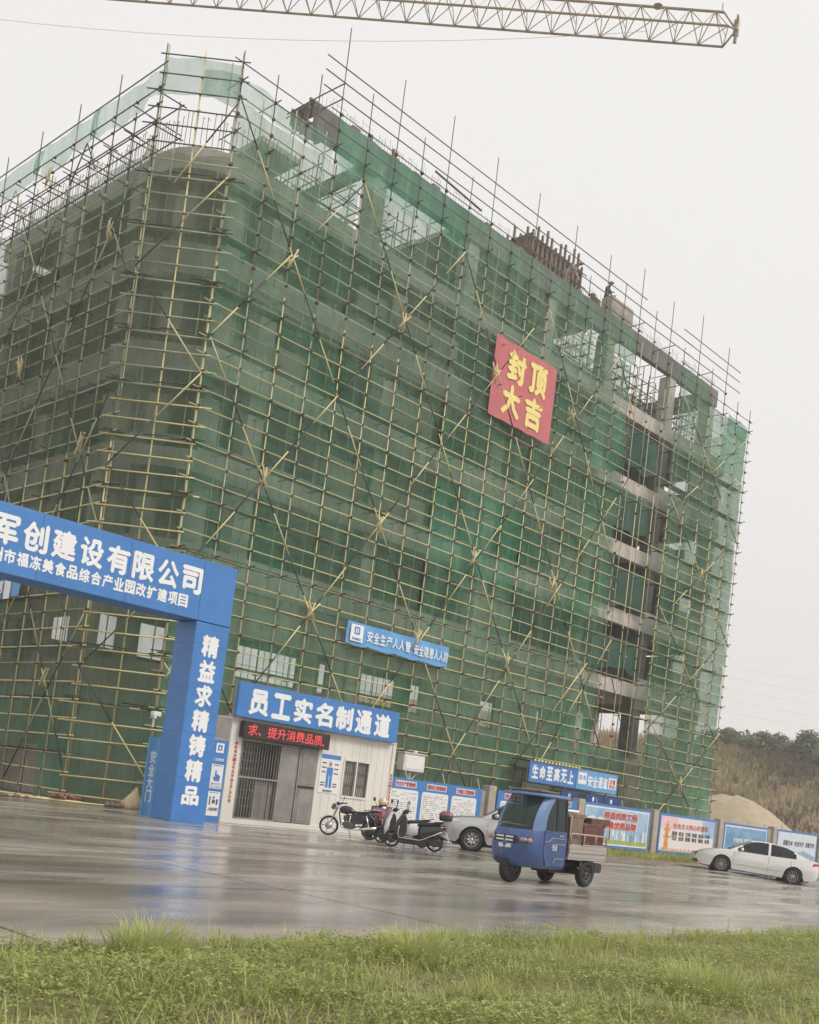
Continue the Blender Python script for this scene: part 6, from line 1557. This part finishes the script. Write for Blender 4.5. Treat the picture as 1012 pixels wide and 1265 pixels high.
def scooter(label, loc, rz, paint='black', box=None, apron=False, plate='white_plate', screen=False):
    t = thing('scooter', label, 'scooter', loc, rz, local=True)
    moto_wheel(t, .60, .225, .12, 'front_wheel', 5); moto_wheel(t, -.58, .235, .15, 'rear_wheel', 5)
    def loft(name, secs, m, n=14, flat=.7, auto=None):
        R = []
        for (x, y, z), (w, d), tilt in secs:
            c, s = math.cos(tilt), math.sin(tilt)
            R.append([(x + d * math.copysign(abs(math.sin(a)) ** flat, math.sin(a)) * c, y + w * math.copysign(abs(math.cos(a)) ** flat, math.cos(a)), z + d * math.copysign(abs(math.sin(a)) ** flat, math.sin(a)) * s) for a in [2 * math.pi * k / n for k in range(n)]])
        b = MB(); b.loft(R, 0, True, True); return b.build(name, m, t, True)
    b = MB()
    for s in (1, -1): b.bar((.60, s * .07, .225), (.47, s * .07, .6), .022, 7)
    b.build('front_fork', 'black_plastic', t)
    b = MB(); R = []
    for k in range(8): a = RAD(15 + 140 * k / 7); R.append([(.60 + .255 * math.cos(a), y, .225 + .255 * math.sin(a)) for y in (-.075, -.06, .06, .075)])
    b.loft(R, 0, False); b.build('front_mudguard', paint, t, True)
    loft('front_shield', [((.50, 0, .26), (.15, .05), .0), ((.50, 0, .46), (.22, .06), 0), ((.45, 0, .70), (.24, .065), 0), ((.36, 0, .88), (.15, .06), 0), ((.34, 0, .95), (.10, .05), 0)], paint)
    b = MB(); b.prism([(.46, .30), (.28, .30), (.22, .46), (.24, .78), (.30, .90), (.42, .80)], -.17, .17); b.build('inner_panel', 'black_plastic', t)
    b = MB(); b.prism([(.50, .25), (.46, .17), (.30, .13), (-.34, .13), (-.40, .25)], -.14, .14); b.build('under_cowl', 'black_plastic', t)
    loft('handlebar_cowl', [((.30, 0, .93), (.10, .07), 0), ((.29, 0, 1.0), (.16, .08), 0), ((.28, 0, 1.05), (.10, .05), 0)], 'black_plastic')
    b = MB(); b.ball((.37, 0, .99), (.04, .08, .05), 12); b.build('headlight', 'lamp_glass', t, True)
    for s in (1, -1):
        b = MB(); b.ball((.47, s * .14, .74), (.04, .04, .03), 8); b.build('turn_signal', 'orange_lamp', t, True)
        b = MB(); b.bar((.27, s * .1, 1.02), (.20, s * .33, 1.01), .019, 7); b.bar((.24, s * .2, 1.02), (.30, s * .32, 1.0), .008); b.build('grip', 'black_plastic', t)
        b = MB(); b.bar((.27, s * .2, 1.03), (.25, s * .27, 1.18), .008); b.ball((.245, s * .29, 1.23), (.014, .045, .065), 10); b.build('mirror', 'black_plastic', t, True)
    b = MB(); b.box(-.16, .44, -.15, .15, .25, .31, ch=.02); b.build('footboard', 'black_plastic', t)
    b = MB(); b.box(.02, .3, -.12, .12, .312, .325); b.build('foot_mat', 'teal' if paint == 'black' else 'black_plastic', t)
    loft('body_shell', [((-.10, 0, .44), (.12, .17), 1.5), ((-.2, 0, .48), (.19, .20), 1.45), ((-.45, 0, .53), (.21, .18), 1.4), ((-.7, 0, .62), (.16, .12), 1.3), ((-.82, 0, .70), (.06, .04), 1.3)], paint)
    loft('seat', [((-.06, 0, .66), (.08, .04), 1.5), ((-.14, 0, .69), (.14, .055), 1.5), ((-.4, 0, .72), (.16, .055), 1.5), ((-.62, 0, .77), (.15, .05), 1.5), ((-.74, 0, .79), (.09, .03), 1.5)], 'seat')
    b = MB()
    for s in (1, -1): b.tube([(.42, s * .19, .60), (.44, s * .17, .4), (.40, s * .165, .29), (-.15, s * .17, .27), (-.25, s * .19, .30), (-.75, s * .17, .56)], .014, 6)
    b.build('trim_strip', 'silver_plastic', t, True)
    b = MB(); b.box(-.66, -.12, -.11, .11, .17, .40, ch=.03); b.box(-.80, -.42, .09, .16, .15, .32, ch=.02); b.build('motor', 'black_plastic', t)
    b = MB(); R = []
    for k in range(7): a = RAD(60 + 110 * k / 6); R.append([(-.58 + .265 * math.cos(a), y, .225 + .265 * math.sin(a)) for y in (-.08, -.065, .065, .08)])
    b.loft(R, 0, False); b.build('rear_mudguard', 'black_plastic', t, True)
    b = MB(); b.box(-.86, -.82, -.10, .10, .58, .66, ch=.01); b.build('tail_light', 'red_lamp', t)
    b = MB(); b.v = []; b.prism([(-.86, .56), (-.95, .33), (-.94, .326), (-.85, .556)], -.11, .11); b.build('number_plate', plate, t)
    b = MB(); b.tube([(-.5, .15, .76), (-.8, .14, .84), (-.84, 0, .85), (-.8, -.14, .84), (-.5, -.15, .76)], .011, 6); b.build('rack', 'black_plastic', t, True)
    b = MB(); b.bar((.0, .13, .24), (-.06, .26, .01), .012); b.build('side_stand', 'black_plastic', t)
    if box:
        b = MB(); R = []
        for z, e in ((.86, .78), (.90, .95), (.99, 1.0)): R.append([(-.80 + .19 * e * math.copysign(abs(math.cos(a)) ** .7, math.cos(a)), .20 * e * math.copysign(abs(math.sin(a)) ** .7, math.sin(a)), z) for a in [2 * math.pi * k / 18 for k in range(18)]])
        b.loft(R, 0, True, True); c = b.build('top_case', 'black_plastic', t, True)
        b = MB(); R = []
        for z, e in ((.992, 1.02), (1.03, 1.02), (1.09, .85), (1.115, .5)): R.append([(-.80 + .19 * e * math.copysign(abs(math.cos(a)) ** .7, math.cos(a)), .20 * e * math.copysign(abs(math.sin(a)) ** .7, math.sin(a)), z) for a in [2 * math.pi * k / 18 for k in range(18)]])
        b.loft(R, 0, True, True); b.build('case_lid', box, c, True)
        b = MB(); b.box(-.9, -.7, -.1, .1, 1.10, 1.13, ch=.008); b.build('case_reflector', 'red_lamp', c)
    if apron:
        b = MB(); R = []
        for (x, z, w) in ((.44, .30, .20), (.52, .55, .30), (.46, .8, .34), (.36, 1.0, .36), (.22, 1.04, .34), (.05, .92, .28), (-.1, .80, .22)):
            R.append([(x + .03 * math.sin(k * 1.9), lerp(-w, w, k / 10), z + .025 * math.sin(k * 2.3 + x * 6) - .05 * abs(k - 5) / 5) for k in range(11)])
        b.loft(R, 0, False); b.build('rain_apron', 'purple', t, True)
        b = MB(); b.box(.28, .47, -.24, .24, .62, .66, ch=.01); b.build('apron_rim', 'paper', t)
    return t

def place_bikes():
    motorcycle('black motorcycle with orange plate parked beside the hut window', (21.85, 24.4, 0.0), RAD(131))
    scooter('black scooter with maroon lidded top case parked right of the motorcycles', (20.98, 20.82, 0.0), RAD(131), 'black', 'maroon')
    scooter('scooter with purple rain apron parked between motorcycle and black scooter', (22.75, 24.2, 0), RAD(250), 'black_plastic', None, True)
    scooter('white and black scooter standing behind the black scooter', (22.05, 22.35, 0), RAD(138), 'paper', None, False)
    b = MB(); R = []
    for z, r in ((-.02, .125), (.03, .135), (.09, .125), (.15, .09), (.185, .04), (.192, .005)): R.append([(r * 1.1 * math.cos(a), r * math.sin(a), z) for a in [2 * math.pi * k / 18 for k in range(18)]])
    b.loft(R, 0, True, True); c = Vector((22.67, 23.98, 1.12)); b.v = [tuple(Vector(v) + c) for v in b.v]
    h = tag(b.build('helmet', 'helmet', None, True, origin=tuple(c)), 'cream half helmet resting on the scooter with purple apron', 'helmet')
    b = MB(); b.loft([[(c.x + .13 * math.cos(a) * q, c.y + .13 * math.sin(a) * q, c.z - .03 - .05 * (i)) for a in [math.pi * (.9 + .75 * k / 8) for k in range(9)]] for i, q in enumerate((1.05, .98, .8))], 0, False)
    b.build('visor', 'dark', h, True)
place_bikes()

# ------------------------------------------------------------------ people on the roof: one skinned body each
def person(label, loc, rz, J, rad, cloth, hat=True):
    """J: joint positions, edges by name; grown as one continuous skin"""
    t = thing('person', label, 'person', loc, rz, local=True)
    names = list(J); E = [('pelvis', 'chest'), ('chest', 'neck'), ('neck', 'head'), ('head', 'crown')]
    for s in 'lr':
        E += [('chest', s + 'shoulder'), (s + 'shoulder', s + 'elbow'), (s + 'elbow', s + 'wrist'), (s + 'wrist', s + 'palm'), ('pelvis', s + 'hip'), (s + 'hip', s + 'knee'), (s + 'knee', s + 'ankle'), (s + 'ankle', s + 'toe')]
        d = (Vector(J[s + 'palm']) - Vector(J[s + 'wrist'])).normalized(); side = d.orthogonal().normalized()
        for k, (o, l) in enumerate(((-.03, .065), (-.01, .08), (.012, .075), (.032, .06))):
            nm = s + 'f%d' % k; J[nm] = tuple(Vector(J[s + 'palm']) + side * o + d * .02); J[nm + 'b'] = tuple(Vector(J[s + 'palm']) + side * o * 1.2 + d * l); rad[nm] = rad[nm + 'b'] = .009; E += [(s + 'palm', nm), (nm, nm + 'b')]
        nm = s + 'thumb'; J[nm] = tuple(Vector(J[s + 'wrist']) + side * -.04 + d * .05); rad[nm] = .010; E.append((s + 'wrist', nm))
    names = list(J); me = bpy.data.meshes.new('body'); me.from_pydata([J[n] for n in names], [(names.index(a), names.index(c)) for a, c in E], [])
    o = bpy.data.objects.new('body', me); COL.objects.link(o); o.parent = t
    md = o.modifiers.new('skin', 'SKIN'); sk = me.skin_vertices[0].data
    for i, n in enumerate(names): r = rad.get(n, .05); sk[i].radius = (r, r); sk[i].use_root = (n == 'pelvis')
    sb = o.modifiers.new('sub', 'SUBSURF'); sb.levels = sb.render_levels = 2
    md.use_smooth_shade = True
    me.materials.append(M[cloth])
    h, c = Vector(J['head']), Vector(J['crown']); ax = (c - h).normalized()
    b = MB(); b.ball(tuple(h + ax * .07), (.078, .075, .105), 14, 0, 10); b.ball(tuple(h + ax * .07 + Vector((.08, 0, -.01))), (.02, .014, .02), 6); b.build('head', 'skin', t, True)
    if hat:
        b = MB(); q = h + ax * .12; R = [[tuple(q + Vector((r * 1.15 * math.cos(a) + (.03 if z < .01 else 0), r * math.sin(a), z))) for a in [2 * math.pi * k / 16 for k in range(16)]] for z, r in ((-.005, .135), (0, .115), (.05, .108), (.09, .07), (.11, .01))]
        b.loft(R, 0, True, True); b.build('hard_hat', 'hat', t, True)
    return t

def people():
    R = dict(pelvis=.125, chest=.135, neck=.055, head=.06, crown=.05, lshoulder=.065, rshoulder=.065, lelbow=.045, relbow=.045, lwrist=.032, rwrist=.032, lpalm=.036, rpalm=.036, lhip=.095, rhip=.095, lknee=.06, rknee=.06, lankle=.04, rankle=.04, ltoe=.035, rtoe=.035)
    J = dict(pelvis=(0, 0, .86), chest=(.30, 0, 1.16), neck=(.44, 0, 1.24), head=(.53, 0, 1.26), crown=(.68, 0, 1.22), lshoulder=(.36, .19, 1.15), rshoulder=(.36, -.19, 1.15), lelbow=(.42, .24, .88), relbow=(.44, -.24, .88), lwrist=(.55, .18, .66), rwrist=(.58, -.18, .68), lpalm=(.6, .17, .58), rpalm=(.63, -.17, .6),
             lhip=(0, .1, .82), rhip=(0, -.1, .82), lknee=(.08, .12, .46), rknee=(.02, -.12, .46), lankle=(-.04, .12, .08), rankle=(-.1, -.12, .08), ltoe=(.12, .13, .04), rtoe=(.06, -.13, .04))
    person('worker in light grey clothes bending over beside the large roof formwork', (39.35, 33.25, ROOF - 0.02), RAD(-75), dict(J), dict(R), 'grey_cloth', hat=True)
    J = dict(pelvis=(0, 0, .92), chest=(.06, 0, 1.30), neck=(.12, 0, 1.46), head=(.16, 0, 1.53), crown=(.2, 0, 1.68), lshoulder=(.07, .2, 1.38), rshoulder=(.07, -.2, 1.38), lelbow=(.16, .26, 1.10), relbow=(.2, -.26, 1.12), lwrist=(.36, .2, 1.02), rwrist=(.4, -.18, 1.05), lpalm=(.43, .18, 1.01), rpalm=(.47, -.16, 1.04),
             lhip=(0, .1, .88), rhip=(0, -.1, .88), lknee=(.05, .12, .48), rknee=(.02, -.12, .48), lankle=(-.02, .12, .08), rankle=(-.05, -.12, .08), ltoe=(.13, .13, .04), rtoe=(.1, -.13, .04))
    person('worker in dark clothes and hard hat leaning over the parapet block on the roof', (43.3, 33.75, ROOF + 0.55), RAD(-80), dict(J), dict(R), 'dark_cloth', hat=True)
    b = MB(); b.box(42.9, 44.6, 33.62, 34.2, ROOF + 0.003, ROOF + 0.55); tag(b.build('plank_stand', 'plank', origin=(43.7, 33.9, ROOF)), 'low plank platform under the worker behind the parapet block', 'platform')
people()

# ------------------------------------------------------------------ tower crane jib across the top
def crane():
    tip = Vector((45.77, 29.91, 42.0)); D = Vector((25.33 - 45.77, 54.55 - 29.91, 0)).normalized(); S = Vector((D.y, -D.x, 0)); S = S if S.dot(Vector((1, 1, 0))) > 0 else -S; tip = tip - S * 1.5
    t = thing('tower_crane', 'brown lattice tower crane whose jib crosses the top of the sky', 'tower crane', tuple(tip + D * 46 + Vector((0, 0, -42))))
    W, Hh, L = 1.5, 1.30, 46.0
    top = S * (W / 2) + ZU * Hh
    b = MB()
    for o in (Vector(), S * W): b.bar(tip + o, tip + o + D * L, .065, 6)
    b.build('lower_chord', 'crane', t); b = MB(); b.bar(tip + top + D * .2, tip + top + D * L, .075, 6); b.build('upper_chord', 'crane', t)
    b = MB(); n = 36; st = L / n
    for i in range(n):
        a, c, m_ = tip + D * st * i, tip + D * st * (i + 1), tip + D * st * (i + .5) + top
        for o in (Vector(), S * W): b.bar(a + o, m_, .028, 4); b.bar(m_, c + o, .028, 4)
        b.bar(a, a + S * W, .026, 4); b.bar(a, c + S * W, .022, 4)
        if i % 2 == 0: b.bar(a + S * (W / 2), m_ , .02, 4)
    b.build('lattice', 'crane', t)
    b = MB()
    for d in (3.6, 12.0, 14.4, 18.6, 24.5): b.ball(tip + top + D * d + ZU * .05, (.26, .26, .07), 8)
    b.build('splice_plate', 'crane', t)
    b = MB(); q = tip - D * .5
    for o in (Vector(), S * W): b.bar(tip + o, q + S * (W * .5) + ZU * .4, .05, 5)
    b.bar(tip + top + D * .2, q + S * (W * .5) + ZU * .4, .05, 5); b.bar(q + S * .75 + ZU * .1, q + S * .75 + ZU * .9, .16, 6); b.bar(q + S * .2, q + S * 1.2 + ZU * .7, .05, 5); b.bar(q + S * 1.2, q + S * .3 + ZU * .8, .05, 5); b.bar(q + S * .5 - ZU * .5, q + S * .6 + ZU * 1.1, .06, 5); b.ball(q + S * .7 + ZU * .3, (.16, .16, .2), 8)
    b.bar(tip + top + D * .3, tip + top + D * .3 + ZU * .5, .03, 4); b.bar(tip + top + D * 23, tip + top + D * 23 + ZU * .0, .03, 4); b.build('jib_tip', 'crane', t)
    b = MB(); p0 = tip + S * .6 - ZU * .15 + D * 4; p1 = tip + D * L + ZU * -2.2
    b.tube([p0.lerp(p1, u) - ZU * (1.3 * 4 * u * (1 - u)) for u in [k / 16 for k in range(17)]], .010, 4); b.build('hoist_rope', 'wire', t)
    base = tip + D * 46 + S * (W / 2); b = MB()
    for dx in (-.8, .8):
        for dy in (-.8, .8): b.bar((base.x + dx, base.y + dy, 0), (base.x + dx, base.y + dy, 44), .08, 5)
    for i in range(22):
        z = i * 2.0; s = 1 if i % 2 else -1
        b.bar((base.x - .8 * s, base.y - .8, z), (base.x + .8 * s, base.y - .8, z + 2), .04, 4); b.bar((base.x - .8 * s, base.y + .8, z), (base.x + .8 * s, base.y + .8, z + 2), .04, 4)
        b.bar((base.x - .8, base.y - .8 * s, z), (base.x - .8, base.y + .8 * s, z + 2), .04, 4); b.bar((base.x + .8, base.y - .8 * s, z), (base.x + .8, base.y + .8 * s, z + 2), .04, 4)
    b.build('mast', 'crane', t)
crane()

def wires():
    b = MB()
    for k in range(5):
        p, q = Vector((86 + k * .6, 60, 14.5 + k * 1.1)), Vector((150, 5, 16.5 + k * 1.5)); b.tube([p.lerp(q, u) - ZU * (2.6 * 4 * u * (1 - u)) for u in [i / 14 for i in range(15)]], .007, 4)
    tag(b.build('overhead_wires', 'wire', origin=(120, 40, 15)), 'bundle of faint sagging overhead wires above the hill at right', 'wires')
wires()

# ------------------------------------------------------------------ hill, sand heap, shrubs
def hill_z(x, y):
    """a bank that climbs away from the site, cut bare on its left shoulder"""
    d = (x - 74) * .80 + (y - 34) * .60
    z = 12.6 * smooth((d - 6) / 46.0) + 0.8 * math.sin(x * .09) + .6 * math.sin(y * .17 + x * .05)
    return z * smooth(d / 12.0) - 0.2
def hill():
    xs, ys = frange(64, 240, 3.2), frange(-20, 170, 3.4)
    struct(sheet('hill', xs, ys, 'hill_soil', hill_z))
    b = MB(); n = 30; R = []
    c = Vector((69.5, 38.2, 0)); rnd = random.Random(14)
    for (r, z) in ((1.0, 0), (.86, .16), (.68, .38), (.5, .6), (.34, .8), (.2, .94), (.08, 1.0)):
        R.append([(c.x + r * 8.0 * math.cos(a) * (1 + .08 * math.sin(3 * a + z * 4)) , c.y + r * 8.0 * math.sin(a) * (1 + .07 * math.sin(5 * a)), z * 4.35 * (1 + .05 * math.sin(2 * a + 5 * z)) - .1) for a in [2 * math.pi * k / n for k in range(n)]])
    b.loft(R, 0, True, True); tag(b.build('sand_heap', 'sand', None, True, origin=tuple(c)), 'large pale heap of sand behind the wall right of the scaffold', 'sand heap')
    rnd = random.Random(33)
    G = {k: MB() for k in ('reed', 'reed_green', 'reed_red', 'brush')}
    for i in range(9000):
        x, y = rnd.uniform(74, 150), rnd.uniform(28, 100)
        d = (x - 74) * .80 + (y - 34) * .60
        if d < 6 or d > 52: continue
        ang = math.degrees(math.atan2(y, x))
        if ang > 36 or ang < 17: continue
        z = hill_z(x, y); v = math.sin(x * .21) + math.sin(y * .33 + 1) + rnd.uniform(-.8, .8); u = (d - 6) / 46
        k = 'brush' if u < .30 + .10 * v or (ang < 28.5 and u > .52 + .15 * v) else ('reed_red' if u > .66 + .08 * v else ('reed_green' if v > .1 else 'reed'))
        if ang > 27 and u > .8 and rnd.random() < .6: continue
        tuft(G[k], (x, y, z), rnd.randint(5, 9), .6, 1.7 if k != 'brush' else 1.4, .9, rnd, 0, .55 if k != 'brush' else 1.0, .05 if k != 'brush' else .08)
    for k, nm in (('reed', 'dry_reeds'), ('reed_green', 'green_reeds'), ('reed_red', 'reddish_grass'), ('brush', 'dark_brush')): tag(G[k].build(nm, k), kind='stuff')
    def crown(x, y, w, h, lab, n=900, trunk=True, sp=1.0):
        z = hill_z(x, y) - .3; t = thing('shrub_tree', lab, 'tree', (x, y, z), group='trees along the hill top')
        tb = MB(); tb.tube([(x, y, z), (x + .2, y, z + h * .3), (x + .1, y + .1, z + h * .6)], [.18, .13, .06], 6)
        cl = []
        for k in range(16):
            a, r = rnd.uniform(0, 6.28), math.sqrt(rnd.random()); cz = rnd.uniform(.25, .92); rr = r * .78 * math.sin(min(1, cz * 1.05) * math.pi * .85 + .35)
            p = Vector((x + w * rr * math.cos(a), y + w * rr * math.sin(a), z + h * cz)); cl.append((p, rnd.uniform(.22, .42) * w, rnd.choice((0, 0, 1, 1, 2)))); 
            if k % 3 == 0: tb.bar((x + .1, y, z + h * .35), p, .06, 4, 0, .02)
        tb.build('trunk', 'bark', t, True); b = MB()
        for i in range(n):
            p, r, m = rnd.choice(cl); d = Vector((rnd.gauss(0, 1), rnd.gauss(0, 1), rnd.gauss(0, .8))).normalized() * r * rnd.uniform(.55, 1.08); q = p + d
            l = rnd.uniform(.12, .30) * sp; u = Vector((rnd.uniform(-1, 1), rnd.uniform(-1, 1), rnd.uniform(-.7, .7))).normalized() * l; v = u.orthogonal().normalized() * l * rnd.uniform(.35, .6)
            mm = m if rnd.random() < .7 else rnd.choice((0, 1, 2)); b.quad(q - u, q + v, q + u, q - v, mm)
        b.build('crown', ['tree0', 'tree1', 'tree2'], t)
    def spot(px_ang, dist): a = RAD(px_ang); return dist * math.cos(a), dist * math.sin(a)
    rnd.random(); labs = ['small dark rounded shrub at the left end of the hill top', 'broad grey green shrub second from the left on the hill top', 'wide low shrub in the middle of the hill top', 'dark shrub filling the dip in the hill top row', 'large dense dark tree right of the dip on the hill top',
            'tall dark tree crown at the right frame edge on the hill top', 'thin dark sapling standing above the hill top trees at the right edge']
    for (ang, dist, w, h), lab in zip(((30.15, 131, 2.0, 2.6), (29.2, 128, 2.7, 2.7), (27.9, 126, 3.2, 2.6), (26.7, 128, 2.4, 2.2), (25.2, 124, 3.4, 2.9), (23.6, 122, 3.4, 3.0), (24.35, 128, .8, 4.4)), labs):
        x, y = spot(ang, dist); crown(x, y, w, h, lab, 2600 if w > 1 else 260, sp=1.0)
hill()


# ------------------------------------------------------------------ damp air
def air():
    b = MB(); b.box(-40, 260, -40, 200, -1.4, 60.0)
    m, t, N, L = nodes('damp_air'); o = N('ShaderNodeOutputMaterial'); v = N('ShaderNodeVolumePrincipled')
    v.inputs['Color'].default_value = (0.97, 0.97, 0.96, 1); v.inputs['Density'].default_value = 0.0015; v.inputs['Anisotropy'].default_value = 0.2
    L(v.outputs[0], o.inputs['Volume']); M['air'] = m
    tag(b.build('haze', 'air'), kind='stuff')
air()
